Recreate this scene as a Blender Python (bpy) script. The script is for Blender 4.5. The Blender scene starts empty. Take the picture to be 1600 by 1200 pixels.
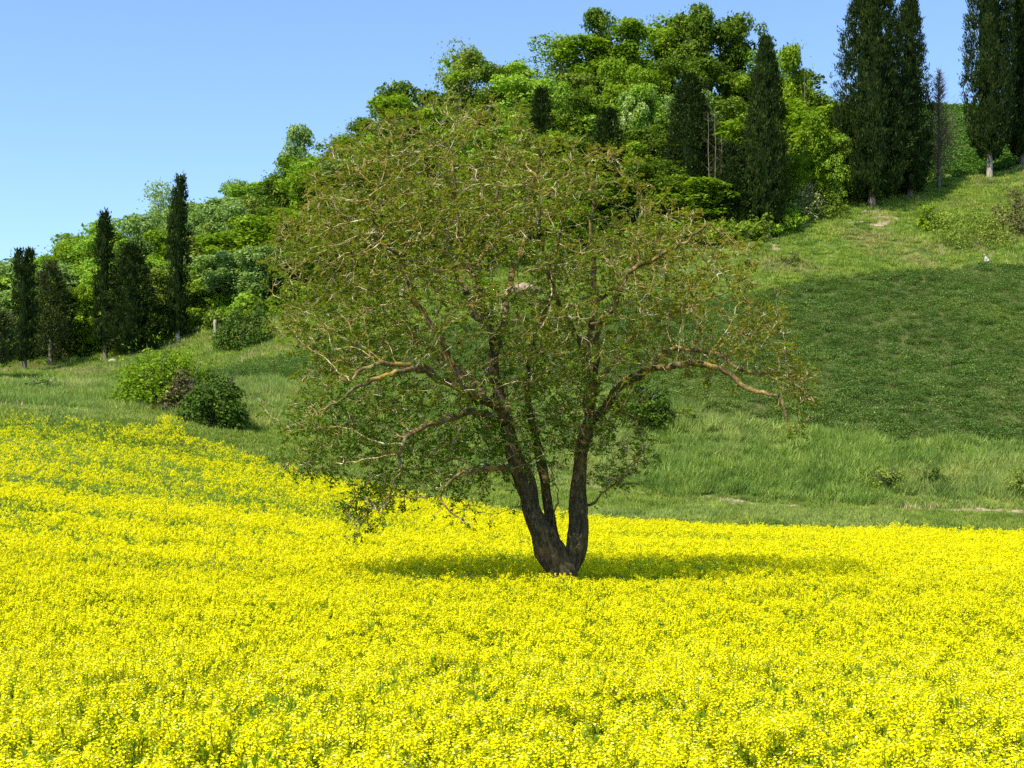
import bpy, math, random
import numpy as np
from mathutils import Vector

random.seed(7)
RS = np.random.RandomState(11)
S = bpy.context.scene
COL = S.collection
R = math.radians

# ------------------------------------------------------------------ camera, sky, sun
F = 2200.0            # focal length in pixels of a 1600 wide picture
HY = 796.0            # horizon row
cam = bpy.data.cameras.new("camera")
cam.sensor_width = 36.0
cam.lens = 36.0 * F / 1600.0
cam.shift_y = (HY - 600.0) / 1600.0
cam.clip_start = 0.1
cam.clip_end = 6000
cam_o = bpy.data.objects.new("camera", cam)
cam_o.rotation_euler = (R(90), 0, 0)
COL.objects.link(cam_o)
S.camera = cam_o

SUN_AZ, SUN_EL = -138.0, 54.0
world = bpy.data.worlds.new("World")
S.world = world
world.use_nodes = True
wn, wl = world.node_tree.nodes, world.node_tree.links
sky = wn.new("ShaderNodeTexSky")
sky.sky_type = 'NISHITA'
sky.sun_disc = False
sky.sun_elevation = R(SUN_EL)
sky.sun_rotation = R(SUN_AZ)
sky.air_density = 1.0
sky.dust_density = 0.0
sky.ozone_density = 5.0
wl.new(sky.outputs[0], wn["Background"].inputs[0])
wn["Background"].inputs[1].default_value = 0.15

sun = bpy.data.lights.new("sun", 'SUN')
sun.energy = 5.0
sun.angle = R(0.5)
sun.color = (1.0, 0.94, 0.78)
sun_o = bpy.data.objects.new("sun", sun)
sd = Vector((math.sin(R(SUN_AZ)) * math.cos(R(SUN_EL)), math.cos(R(SUN_AZ)) * math.cos(R(SUN_EL)), math.sin(R(SUN_EL))))
sun_o.rotation_euler = sd.to_track_quat('Z', 'Y').to_euler()
COL.objects.link(sun_o)
S.view_settings.view_transform = 'Standard'
S.view_settings.look = 'None'
S.view_settings.exposure = 0.7
S.view_settings.gamma = 1
S.render.engine = 'CYCLES'
S.cycles.max_bounces = 6
S.cycles.diffuse_bounces = 3
S.cycles.glossy_bounces = 1
S.cycles.transmission_bounces = 3
S.cycles.use_denoising = False
S.cycles.sample_clamp_indirect = 4.0

# ------------------------------------------------------------------ helpers
def _h(ix, iy, seed):
    n = (ix * 374761393 + iy * 668265263 + seed * 974711) & 0x7fffffff
    n = ((n ^ (n >> 13)) * 1274126177) & 0x7fffffff
    return ((n ^ (n >> 16)) & 0xffff) / 65535.0

def noise2(x, y, seed=0):
    x = np.asarray(x, float); y = np.asarray(y, float)
    ix = np.floor(x).astype(np.int64); iy = np.floor(y).astype(np.int64)
    fx = x - ix; fy = y - iy
    fx = fx * fx * (3 - 2 * fx); fy = fy * fy * (3 - 2 * fy)
    a = _h(ix, iy, seed); b = _h(ix + 1, iy, seed); c = _h(ix, iy + 1, seed); d = _h(ix + 1, iy + 1, seed)
    return (a * (1 - fx) + b * fx) * (1 - fy) + (c * (1 - fx) + d * fx) * fy

def fbm(x, y, seed=0, o=3):
    t = 0; a = 1; s = 0
    for k in range(o):
        t = t + a * noise2(x * 2 ** k, y * 2 ** k, seed + k * 17); s += a; a *= .5
    return t / s

class MB:
    """collects vertices / quads with a tint and a material slot, builds one mesh"""
    def __init__(s): s.v = []; s.q = []; s.t = []; s.m = []; s.n = 0
    def add(s, v, q, tint=0.5, mat=0):
        v = np.asarray(v, np.float32).reshape(-1, 3); q = np.asarray(q, np.int64).reshape(-1, 4)
        s.v.append(v); s.q.append(q + s.n); s.n += len(v)
        t = np.empty(len(v), np.float32); t[:] = tint
        s.t.append(t); s.m.append(np.full(len(q), mat, np.int32))
    def mesh(s, name, mats, smooth=False):
        me = bpy.data.meshes.new(name)
        v = np.concatenate(s.v); q = np.concatenate(s.q); m = np.concatenate(s.m); t = np.concatenate(s.t)
        me.vertices.add(len(v)); me.vertices.foreach_set("co", v.ravel())
        me.loops.add(len(q) * 4); me.loops.foreach_set("vertex_index", q.ravel().astype(np.int32))
        me.polygons.add(len(q)); me.polygons.foreach_set("loop_start", np.arange(0, len(q) * 4, 4, dtype=np.int32))
        me.polygons.foreach_set("material_index", m)
        if smooth: me.polygons.foreach_set("use_smooth", np.ones(len(q), bool))
        for mt in (mats if isinstance(mats, (list, tuple)) else [mats]): me.materials.append(mt)
        me.update(calc_edges=True)
        a = me.attributes.new("tint", 'FLOAT', 'POINT'); a.data.foreach_set("value", t)
        return me

def unit(a): return a / np.maximum(np.linalg.norm(a, axis=-1, keepdims=True), 1e-9)

def leaves(mb, c, d, n, l, w, tint, mat=0, fold=0.18):
    """diamond shaped blades: base c, direction d, face normal n"""
    c = np.asarray(c, float); N = len(c)
    d = unit(d); side = unit(np.cross(d, n)); nn = np.cross(side, d)
    l = np.broadcast_to(l, N)[:, None]; w = np.broadcast_to(w, N)[:, None]
    v = np.stack([c, c + d * l * .45 + side * w * .5 + nn * w * fold, c + d * l, c + d * l * .45 - side * w * .5 + nn * w * fold], 1)
    q = np.arange(N * 4).reshape(N, 4)
    mb.add(v, q, np.repeat(np.broadcast_to(tint, N), 4), mat)

def tube(mb, pts, rad, sides=6, tint=0.5, mat=0, rough=0.0, seed=0, cap=True):
    pts = np.asarray(pts, float); n = len(pts)
    rad = np.broadcast_to(rad, n)
    tan = unit(np.gradient(pts, axis=0))
    a = np.array([1.0, 0, 0]) if abs(tan[0][0]) < .8 else np.array([0, 1.0, 0])
    rings = []; u = np.cross(tan[0], a); u /= np.linalg.norm(u)
    ang = np.arange(sides) * 2 * math.pi / sides
    run = 0
    for i in range(n):
        u = u - tan[i] * np.dot(u, tan[i]); u /= max(np.linalg.norm(u), 1e-9)
        w = np.cross(tan[i], u)
        r = rad[i]
        if rough:
            if i: run += np.linalg.norm(pts[i] - pts[i - 1])
            k = fbm(ang * sides / 7.0 * 1.2 + seed, np.full(sides, run * 1.5), seed, 3) - .5
            k2 = noise2(ang * 1.3 + 9, np.full(sides, run * 1.1), seed + 5) - .5
            r = rad[i] * (1 + rough * k * 1.3 + rough * 1.1 * k2)
            r = np.broadcast_to(r, sides)[:, None]
        rings.append(pts[i] + (np.cos(ang)[:, None] * u + np.sin(ang)[:, None] * w) * r)
    v = np.concatenate(rings)
    i = np.arange(n - 1)[:, None] * sides; j = np.arange(sides)[None]; j2 = (j + 1) % sides
    q = np.stack([i + j, i + j2, i + sides + j2, i + sides + j], -1).reshape(-1, 4)
    tt = np.repeat(np.broadcast_to(tint, n), sides)
    mb.add(v, q, tt, mat)

def link(name, me, parent=None, **props):
    o = bpy.data.objects.new(name, me); COL.objects.link(o)
    if parent: o.parent = parent
    for k, v in props.items(): o[k] = v
    return o

def thing(name, label, cat, loc, group=None, rz=0, sc=(1, 1, 1)):
    o = bpy.data.objects.new(name, None); COL.objects.link(o)
    o.empty_display_size = .3
    o.location = loc; o.rotation_euler = (0, 0, rz); o.scale = sc
    o['label'] = label; o['category'] = cat
    if group: o['group'] = group
    return o

# ------------------------------------------------------------------ materials
def nt(name):
    m = bpy.data.materials.new(name); m.use_nodes = True
    t = m.node_tree; t.nodes.clear()
    return m, t.nodes, t.links

def ramp(n, stops):
    r = n.new("ShaderNodeValToRGB")
    e = r.color_ramp.elements
    e[0].position, e[0].color = stops[0][0], (*stops[0][1], 1)
    e[1].position, e[1].color = stops[-1][0], (*stops[-1][1], 1)
    for p, c in stops[1:-1]:
        x = e.new(p); x.color = (*c, 1)
    return r

def foliage(name, c0=None, c1=None, c2=None, trans=0.35, rnd=0.25, patch=None, spec=0.08, rough=.5, tcol=(1.15, 1.25, .5), gain=1.0):
    """leaf material: tint attribute picks the pigment, a per-object random shifts it, patch mixes in a
    second pigment by a large noise over the ground"""
    m, n, l = nt(name)
    c0, c1, c2 = [None if c is None else tuple(min(.9, v * gain) for v in c) for c in (c0, c1, c2)]
    if patch: patch = (tuple(min(.9, v * gain) for v in patch[0]),) + tuple(patch[1:])
    at = n.new("ShaderNodeAttribute"); at.attribute_name = "tint"
    oi = n.new("ShaderNodeObjectInfo")
    a1 = n.new("ShaderNodeMath"); a1.operation = 'MULTIPLY_ADD'
    l.new(oi.outputs["Random"], a1.inputs[0]); a1.inputs[1].default_value = rnd; a1.inputs[2].default_value = -rnd / 2
    a2 = n.new("ShaderNodeMath"); a2.operation = 'ADD'; l.new(at.outputs["Fac"], a2.inputs[0]); l.new(a1.outputs[0], a2.inputs[1])
    st = [(0, c0), (1, c1)] if c2 is None else [(0, c0), (.55, c1), (1, c2)]
    rp = ramp(n, st); l.new(a2.outputs[0], rp.inputs[0])
    out = rp.outputs[0]
    if patch:
        g = n.new("ShaderNodeNewGeometry")
        nz = n.new("ShaderNodeTexNoise"); nz.inputs["Scale"].default_value = patch[1]; nz.inputs["Detail"].default_value = 3
        l.new(g.outputs["Position"], nz.inputs["Vector"])
        rr = ramp(n, [(patch[2], (0, 0, 0)), (patch[3], (1, 1, 1))]); l.new(nz.outputs[0], rr.inputs[0])
        mx = n.new("ShaderNodeMix"); mx.data_type = 'RGBA'
        l.new(rr.outputs[0], mx.inputs[0]); l.new(out, mx.inputs[6]); mx.inputs[7].default_value = (*patch[0], 1)
        nb = n.new("ShaderNodeTexNoise"); nb.inputs["Scale"].default_value = patch[1] * 3.3; nb.inputs["Detail"].default_value = 5; nb.inputs["Roughness"].default_value = .65
        l.new(g.outputs["Position"], nb.inputs["Vector"])
        rb = ramp(n, [(.34, (.64, .74, .74)), (.5, (.96, 1, 1)), (.66, (1.22, 1.12, 1.18))]); l.new(nb.outputs[0], rb.inputs[0])
        mv = n.new("ShaderNodeMix"); mv.data_type = 'RGBA'; mv.blend_type = 'MULTIPLY'; mv.inputs[0].default_value = 1
        l.new(mx.outputs[2], mv.inputs[6]); l.new(rb.outputs[0], mv.inputs[7])
        out = mv.outputs[2]
    p = n.new("ShaderNodeBsdfPrincipled"); l.new(out, p.inputs["Base Color"])
    p.inputs["Roughness"].default_value = rough; p.inputs["Specular IOR Level"].default_value = spec
    o = n.new("ShaderNodeOutputMaterial")
    if trans:
        tr = n.new("ShaderNodeBsdfTranslucent")
        mu = n.new("ShaderNodeMix"); mu.data_type = 'RGBA'; mu.blend_type = 'MULTIPLY'; mu.inputs[0].default_value = 1
        l.new(out, mu.inputs[6]); mu.inputs[7].default_value = (*tcol, 1)
        l.new(mu.outputs[2], tr.inputs[0])
        ms = n.new("ShaderNodeMixShader"); ms.inputs[0].default_value = trans
        l.new(p.outputs[0], ms.inputs[1]); l.new(tr.outputs[0], ms.inputs[2]); l.new(ms.outputs[0], o.inputs[0])
    else: l.new(p.outputs[0], o.inputs[0])
    return m

def plain(name, c0, c1, scale=6.0, rough=.9, bump=0.0, stops=(.35, .65), stretch=(1, 1, 1)):
    m, n, l = nt(name)
    tc = n.new("ShaderNodeTexCoord"); mp = n.new("ShaderNodeMapping"); mp.inputs["Scale"].default_value = stretch
    l.new(tc.outputs["Object"], mp.inputs[0])
    nz = n.new("ShaderNodeTexNoise"); nz.inputs["Scale"].default_value = scale; nz.inputs["Detail"].default_value = 6
    l.new(mp.outputs[0], nz.inputs[0])
    r = ramp(n, [(stops[0], c0), (stops[1], c1)]); l.new(nz.outputs[0], r.inputs[0])
    p = n.new("ShaderNodeBsdfPrincipled"); l.new(r.outputs[0], p.inputs[0]); p.inputs["Roughness"].default_value = rough
    p.inputs["Specular IOR Level"].default_value = .2
    if bump:
        b = n.new("ShaderNodeBump"); b.inputs["Strength"].default_value = bump; b.inputs["Distance"].default_value = .05
        l.new(nz.outputs[0], b.inputs["Height"]); l.new(b.outputs[0], p.inputs["Normal"])
    o = n.new("ShaderNodeOutputMaterial"); l.new(p.outputs[0], o.inputs[0])
    return m

def bark_main():
    m, n, l = nt("lichen_bark")
    tc = n.new("ShaderNodeTexCoord")
    at = n.new("ShaderNodeAttribute"); at.attribute_name = "tint"      # 0 = trunk, 1 = twig
    mp = n.new("ShaderNodeMapping"); mp.inputs["Scale"].default_value = (1, 1, .3); l.new(tc.outputs["Object"], mp.inputs[0])
    n1 = n.new("ShaderNodeTexNoise"); n1.inputs["Scale"].default_value = 14; n1.inputs["Detail"].default_value = 8; n1.inputs["Roughness"].default_value = .7
    l.new(mp.outputs[0], n1.inputs[0])
    base = ramp(n, [(.35, (.016, .013, .007)), (.52, (.060, .046, .023)), (.72, (.17, .14, .08))]); l.new(n1.outputs[0], base.inputs[0])
    n2 = n.new("ShaderNodeTexNoise"); n2.inputs["Scale"].default_value = 3.2; n2.inputs["Detail"].default_value = 6; n2.inputs["Roughness"].default_value = .65
    l.new(tc.outputs["Object"], n2.inputs[0])
    lich = ramp(n, [(.48, (0, 0, 0)), (.62, (1, 1, 1))]); l.new(n2.outputs[0], lich.inputs[0])
    amt = n.new("ShaderNodeMapRange"); l.new(at.outputs["Fac"], amt.inputs[0])
    amt.inputs[1].default_value = 0.0; amt.inputs[2].default_value = .35; amt.inputs[3].default_value = .13; amt.inputs[4].default_value = .9
    mm = n.new("ShaderNodeMath"); mm.operation = 'MULTIPLY'; l.new(lich.outputs[0], mm.inputs[0]); l.new(amt.outputs[0], mm.inputs[1])
    mx = n.new("ShaderNodeMix"); mx.data_type = 'RGBA'; l.new(mm.outputs[0], mx.inputs[0]); l.new(base.outputs[0], mx.inputs[6])
    mx.inputs[7].default_value = (.40, .25, .05, 1)
    # pale grey twig bark
    n3 = n.new("ShaderNodeTexNoise"); n3.inputs["Scale"].default_value = 5; n3.inputs["Detail"].default_value = 4
    l.new(tc.outputs["Object"], n3.inputs[0])
    tw = ramp(n, [(.38, (.22, .14, .025)), (.52, (.36, .28, .09)), (.67, (.64, .60, .45))]); l.new(n3.outputs[0], tw.inputs[0])
    f = n.new("ShaderNodeMapRange"); l.new(at.outputs["Fac"], f.inputs[0]); f.inputs[1].default_value = .25; f.inputs[2].default_value = .8
    m2 = n.new("ShaderNodeMix"); m2.data_type = 'RGBA'; l.new(f.outputs[0], m2.inputs[0]); l.new(mx.outputs[2], m2.inputs[6]); l.new(tw.outputs[0], m2.inputs[7])
    p = n.new("ShaderNodeBsdfPrincipled"); l.new(m2.outputs[2], p.inputs[0]); p.inputs["Roughness"].default_value = .85
    p.inputs["Specular IOR Level"].default_value = .2
    b = n.new("ShaderNodeBump"); b.inputs["Strength"].default_value = .9; b.inputs["Distance"].default_value = .06
    l.new(n1.outputs[0], b.inputs["Height"]); l.new(b.outputs[0], p.inputs["Normal"])
    o = n.new("ShaderNodeOutputMaterial"); l.new(p.outputs[0], o.inputs[0])
    return m

M = {}
M['bark'] = bark_main()
M['walnut'] = foliage("walnut_leaf", (.055, .125, .008), (.135, .165, .014), (.20, .13, .020), .45, 0, tcol=(1.1, 1.15, .5), spec=.12, rough=.5, gain=1.38)
M['petal'] = foliage("rape_petal", (.70, .64, .002), (.88, .82, .003), (.95, .92, .22), .35, .12, tcol=(1, 1, .5), spec=.05, rough=.6)
M['stem'] = foliage("rape_stem", (.08, .13, .006), (.17, .25, .012), (.27, .34, .03), .4, .2, gain=1.35)
M['cypress'] = foliage("cypress_leaf", (.008, .017, .004), (.022, .036, .007), (.052, .068, .016), .12, .1, spec=.04, gain=1.35)
M['cypress_b'] = foliage("cypress_leaf_olive", (.022, .035, .008), (.05, .065, .018), (.085, .085, .03), .12, .1, spec=.04, gain=1.35)
M['trunk'] = plain("grey_bark", (.07, .055, .04), (.22, .18, .14), 7, bump=.5, stretch=(1, 1, .25))
M['paletrunk'] = plain("pale_bark", (.20, .17, .13), (.42, .37, .30), 6, bump=.5, stretch=(1, 1, .25))
M['dead'] = plain("dead_twig", (.10, .065, .045), (.20, .14, .10), 4)
W = {
 'bright green': foliage("leaf_bright", (.052, .092, .004), (.110, .170, .007), (.20, .25, .02), .38, .22, gain=1.8),
 'deep green': foliage("leaf_deep", (.032, .060, .004), (.070, .108, .008), (.13, .165, .02), .3, .2, gain=1.8),
 'dark green': foliage("leaf_dark", (.02, .045, .005), (.045, .08, .008), (.09, .13, .018), .25, .2, gain=1.5),
 'yellow green': foliage("leaf_yellow", (.08, .15, .012), (.16, .25, .02), (.28, .35, .05), .35, .22, gain=1.6),
 'grey green': foliage("leaf_grey", (.06, .10, .02), (.12, .18, .045), (.23, .28, .12), .3, .2, gain=1.85),
 'olive green': foliage("leaf_olive", (.06, .090, .012), (.12, .158, .022), (.20, .21, .04), .3, .2, gain=1.75),
 'blossoming': foliage("leaf_blossom", (.09, .17, .02), (.20, .28, .06), (.60, .60, .40), .3, .12, gain=1.4),
}
M['brown'] = foliage("dry_scrub", (.07, .06, .025), (.13, .10, .045), (.16, .15, .06), .1, .2)
M['white'] = foliage("may_blossom", (.08, .15, .02), (.30, .33, .12), (.75, .70, .45), .3, .1)
M['g_verge'] = foliage("verge_grass", (.085, .120, .016), (.145, .185, .03), (.22, .255, .06), .3, .2, patch=((.20, .23, .065), .12, .48, .68), gain=1.75)
M['g_bank'] = foliage("bank_grass", (.076, .122, .018), (.132, .186, .033), (.21, .265, .08), .3, .3, patch=((.21, .23, .07), .10, .46, .66), gain=1.75)
M['g_hill'] = foliage("hill_grass", (.10, .15, .02), (.18, .235, .035), (.28, .32, .07), .3, .25, patch=((.25, .21, .09), .13, .55, .75), gain=1.5)
M['g_crop'] = foliage("bean_crop", (.040, .074, .012), (.070, .112, .020), (.19, .23, .08), .25, .2, patch=((.088, .125, .022), .06, .5, .75), spec=.15, gain=1.75)
M['g_top'] = foliage("hilltop_leaf", (.035, .085, .012), (.07, .14, .02), (.15, .23, .06), .2, .2, gain=1.5)
M['g_straw'] = foliage("dry_grass", (.20, .17, .07), (.30, .26, .12), (.36, .33, .17), .2, .2, gain=1.3)
M['soil'] = plain("bare_soil", (.20, .15, .09), (.36, .28, .18), 3, bump=.4)
M['stone'] = plain("pale_stone", (.24, .20, .15), (.40, .35, .28), 5, bump=.5)

# ------------------------------------------------------------------ terrain
CROP = 1.12
# per picture column: crop-top knots (distance, row), then ground knots behind the rape field
COLS = {
 -700: ([(9, 1200), (20, 965), (35, 820), (50, 690), (73, 600)], [(78, 598), (92, 580), (112, 578), (130, 565), (168, 520), (200, 500), (260, 560)]),
 0: ([(9, 1200), (20, 985), (35, 868), (50, 770), (73, 645)], [(76, 641), (82, 625), (92, 606), (112, 598), (130, 583), (168, 500), (190, 494), (260, 540)]),
 200: ([(9, 1200), (20, 990), (35, 880), (50, 785), (72, 667)], [(75, 655), (82, 640), (92, 610), (112, 592), (130, 560), (165, 455), (190, 440), (260, 510)]),
 400: ([(9, 1200), (20, 995), (35, 892), (50, 806), (70, 714)], [(74, 700), (82, 655), (92, 600), (112, 560), (127, 515), (165, 395), (190, 380), (260, 460)]),
 600: ([(9, 1200), (20, 998), (35, 899), (50, 832), (67, 764)], [(71, 745), (80, 705), (90, 602), (112, 520), (126, 460), (165, 278), (190, 260), (260, 380)]),
 800: ([(9, 1200), (20, 1000), (35, 900), (50, 848), (66, 797)], [(70, 786), (78, 752), (89, 610), (112, 490), (125, 437), (165, 212), (190, 195), (260, 330)]),
 1000: ([(9, 1200), (20, 1000), (35, 899), (50, 852), (66, 812)], [(70, 806), (77, 782), (88, 618), (113, 468), (125, 405), (165, 150), (190, 135), (260, 290)]),
 1200: ([(9, 1200), (20, 1000), (35, 898), (50, 854), (66, 821)], [(70, 815), (77, 790), (87, 640), (116, 455), (127, 370), (165, 205), (195, 165), (260, 260)]),
 1400: ([(9, 1200), (20, 1000), (35, 898), (50, 855), (66, 826)], [(70, 820), (76, 797), (86, 668), (119, 430), (137, 320), (165, 245), (200, 167), (270, 240)]),
 1600: ([(9, 1200), (20, 1000), (35, 898), (50, 858), (66, 831)], [(70, 824), (76, 797), (85, 680), (120, 415), (150, 265), (168, 235), (205, 168), (270, 240)]),
 2300: ([(9, 1200), (20, 1000), (35, 890), (50, 850), (66, 825)], [(70, 818), (76, 790), (86, 690), (121, 400), (155, 240), (175, 205), (210, 150), (270, 230)]),
}
TU = np.arange(-1500, 3301, 25.0)
TY = np.arange(0, 1200.1, 0.5)
def _gs(a, sig, axis):
    k = np.arange(-int(3 * sig), int(3 * sig) + 1); g = np.exp(-k ** 2 / (2 * sig * sig)); g /= g.sum()
    p = [(0, 0), (0, 0)]; p[axis] = (len(k) // 2,) * 2
    b = np.pad(a, p, mode='edge')
    return np.apply_along_axis(lambda v: np.convolve(v, g, 'valid'), axis, b)
us = sorted(COLS)
prof = []
for u in us:
    f, g = COLS[u]
    ys = [0, 9]; z0 = (HY - f[0][1]) / F * 9 - CROP; zs = [z0, z0]
    for y, v in f[1:]: ys.append(y); zs.append((HY - v) / F * y - CROP)
    for y, v in g: ys.append(y); zs.append((HY - v) / F * y)
    ys += [420, 1200]; zs += [zs[-1] * .5, 0]
    prof.append(np.interp(TY, ys, zs))
prof = np.array(prof)
TAB = np.array([[np.interp(u, us, prof[:, j]) for j in range(len(TY))] for u in TU]) if False else \
      np.stack([np.interp(TU, us, prof[:, j]) for j in range(len(TY))], 1)
TAB = _gs(_gs(TAB, 2.4, 1), 2.2, 0)

def ground(x, y, rough=True):
    x = np.asarray(x, float); y = np.asarray(y, float)
    yy = np.clip(y, 0.05, 1199)
    u = np.clip(800 + F * x / np.maximum(yy, 4), TU[0], TU[-1] - 1)
    a = (u - TU[0]) / 25.0; i = a.astype(int); fa = a - i
    b = yy / .5; j = np.minimum(b.astype(int), len(TY) - 2); fb = b - j
    z = (TAB[i, j] * (1 - fa) + TAB[i + 1, j] * fa) * (1 - fb) + (TAB[i, j + 1] * (1 - fa) + TAB[i + 1, j + 1] * fa) * fb
    if rough:
        k = np.clip((y - 76) / 12, 0, 1)
        z = z + (fbm(x / 5.0, y / 5.0, 3) - .5) * .9 * k + (fbm(x / 14.0, y / 14.0, 8) - .5) * .8 * k \
              + (fbm(x / 6.0, y / 3.0, 21) - .5) * .22 * np.clip((y - 10) / 20, 0, 1) * (1 - k)
    return z
def gz(x, y): return float(ground(x, y))
def hit(u, v, ymin=60.0, ymax=260.0):
    """first ground point behind distance ymin that is seen at column u, row v"""
    ys = np.arange(ymin, ymax, .1); xs = (u - 800) / F * ys
    vs = HY - F * ground(xs, ys) / ys
    k = np.where(vs <= v)[0]
    k = k[0] if len(k) else len(ys) - 1
    return float(xs[k]), float(ys[k])
def UV(x, y): return 800 + F * x / np.maximum(y, 1)

def field_edge(u):
    return np.interp(u, [-700, 0, 200, 400, 600, 800, 2300], [73, 73, 72, 70, 67, 66, 66])
def crop_lo(u): return np.interp(u, [-700, 0, 300, 330, 600, 1000, 1200, 1400, 1600, 2300], [96, 96, 96, 93, 90.5, 87.6, 85.8, 84.2, 83.6, 84.4])
def crop_hi(u): return np.interp(u, [-700, 250, 330, 600, 800, 1000, 1200, 1400, 1600, 2300], [96, 96, 106, 109, 111, 113, 116, 119, 120, 121])

gx = np.concatenate([-np.geomspace(2500, 105, 30), np.arange(-100, 100.1, .8), np.geomspace(105, 2500, 30)])
gy = np.concatenate([-np.geomspace(2500, 4, 24), np.arange(0, 215, .8), np.geomspace(216, 3500, 34)])
GX, GY = np.meshgrid(gx, gy, indexing='ij')
GZ = ground(GX, GY)
nx, ny = GX.shape
idx = np.arange(nx * ny).reshape(nx, ny)
mb = MB()
gu = UV(GX, GY)
cropz = ((GY > crop_lo(gu)) & (GY < crop_hi(gu))).astype(float)
mb.add(np.stack([GX, GY, GZ], -1), np.stack([idx[:-1, :-1], idx[1:, :-1], idx[1:, 1:], idx[:-1, 1:]], -1), cropz.ravel())
def ground_mat():
    m, n, l = nt("meadow_ground")
    g = n.new("ShaderNodeNewGeometry")
    nz = n.new("ShaderNodeTexNoise"); nz.inputs["Scale"].default_value = .35; nz.inputs["Detail"].default_value = 10; nz.inputs["Roughness"].default_value = .7
    l.new(g.outputs["Position"], nz.inputs[0])
    r = ramp(n, [(.3, (.045, .085, .018)), (.5, (.085, .14, .028)), (.7, (.16, .17, .06))]); l.new(nz.outputs[0], r.inputs[0])
    at = n.new("ShaderNodeAttribute"); at.attribute_name = "tint"
    mx = n.new("ShaderNodeMix"); mx.data_type = 'RGBA'; l.new(at.outputs["Fac"], mx.inputs[0]); l.new(r.outputs[0], mx.inputs[6])
    mx.inputs[7].default_value = (.08, .095, .03, 1)
    p = n.new("ShaderNodeBsdfPrincipled"); l.new(mx.outputs[2], p.inputs[0]); p.inputs["Roughness"].default_value = 1
    p.inputs["Specular IOR Level"].default_value = 0
    b = n.new("ShaderNodeBump"); b.inputs["Strength"].default_value = .6; b.inputs["Distance"].default_value = .3
    l.new(nz.outputs[0], b.inputs["Height"]); l.new(b.outputs[0], p.inputs["Normal"])
    o = n.new("ShaderNodeOutputMaterial"); l.new(p.outputs[0], o.inputs[0]); return m
link("ground", mb.mesh("ground", ground_mat(), True), kind='structure')

def drape(name, rows, mat, **props):
    """a sheet laid 1.5 cm over the ground; rows = list of lists of (x,y)"""
    a = np.array(rows, float); z = ground(a[..., 0], a[..., 1]) + .03
    mbb = MB(); n0, n1 = a.shape[:2]; ii = np.arange(n0 * n1).reshape(n0, n1)
    mbb.add(np.concatenate([a, z[..., None]], -1), np.stack([ii[:-1, :-1], ii[1:, :-1], ii[1:, 1:], ii[:-1, 1:]], -1))
    return link(name, mbb.mesh(name, mat, True), **props)
def path_y(u): return np.interp(u, [880, 1000, 1200, 1400, 1700, 2300], [77.5, 77.3, 76.2, 75.2, 75.0, 75.0]) 
rows = []
for u in np.arange(890, 2100, 6.0):
    yc = float(path_y(u)) + .25 * math.sin(u * .03); w = .30 + .28 * (float(noise2(u / 17.0, 3.0, 9)) - .5) * 2
    rows.append([((u - 800) / F * (yc + k), yc + k) for k in (-w, -w / 3, w / 3, w)])
drape("path", rows, M['soil'], kind='structure')

# ------------------------------------------------------------------ scatter with geometry nodes (stuff only)
def scatter(name, protos, pts, rot, scl, idx, **props):
    c = bpy.data.collections.new(name + "_kinds")
    for i, me in enumerate(protos):
        o = bpy.data.objects.new("%s_%02d" % (name, i), me); c.objects.link(o)
    me = bpy.data.meshes.new(name); me.vertices.add(len(pts)); me.vertices.foreach_set("co", np.asarray(pts, np.float32).ravel())
    for an, ty, val, key in (("rot", 'FLOAT_VECTOR', rot, "vector"), ("scl", 'FLOAT_VECTOR', scl, "vector"), ("idx", 'INT', idx, "value")):
        a = me.attributes.new(an, ty, 'POINT')
        a.data.foreach_set(key, np.asarray(val, np.int32 if ty == 'INT' else np.float32).ravel())
    o = link(name, me, kind='stuff', **props)
    g = bpy.data.node_groups.new(name, 'GeometryNodeTree')
    g.interface.new_socket("Geometry", in_out='INPUT', socket_type='NodeSocketGeometry')
    g.interface.new_socket("Geometry", in_out='OUTPUT', socket_type='NodeSocketGeometry')
    n, l = g.nodes, g.links
    gi, go = n.new('NodeGroupInput'), n.new('NodeGroupOutput')
    ip = n.new('GeometryNodeInstanceOnPoints'); ci = n.new('GeometryNodeCollectionInfo')
    ci.inputs['Collection'].default_value = c; ci.inputs['Separate Children'].default_value = True; ci.inputs['Reset Children'].default_value = True
    def na(nm, ty):
        x = n.new('GeometryNodeInputNamedAttribute'); x.data_type = ty; x.inputs[0].default_value = nm
        return next(s for s in x.outputs if s.enabled and s.name == 'Attribute')
    l.new(gi.outputs[0], ip.inputs['Points']); l.new(ci.outputs[0], ip.inputs['Instance'])
    ip.inputs['Pick Instance'].default_value = True
    l.new(na("idx", 'INT'), ip.inputs['Instance Index'])
    er = n.new('FunctionNodeEulerToRotation'); l.new(na("rot", 'FLOAT_VECTOR'), er.inputs[0]); l.new(er.outputs[0], ip.inputs['Rotation'])
    l.new(na("scl", 'FLOAT_VECTOR'), ip.inputs['Scale'])
    l.new(ip.outputs[0], go.inputs[0])
    md = o.modifiers.new("scatter", 'NODES'); md.node_group = g
    return o

def fan_points(y0, y1, dens, margin=330, rs=RS, near=2.5):
    """random points in the part of the world the picture could see (with a margin), dens per square metre"""
    A = ((1600 + 2 * margin) / F * (y1 ** 2 - y0 ** 2) / 2)
    if y0 < 20: A *= 1.0 + 2 * near / ((1600 + 2 * margin) / F * y0)
    n = int(A * dens)
    y = np.sqrt(rs.uniform(y0 ** 2, y1 ** 2, n)); u = rs.uniform(-margin, 1600 + margin, n)
    x = (u - 800) / F * y
    if y0 < 20:
        wd = (1600 + 2 * margin) / F * y; k = (wd + 2 * near) / wd
        keep = rs.uniform(0, 1, n) < k / k.max(); x = (x * k)[keep]; y = y[keep]
    return x, y

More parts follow.
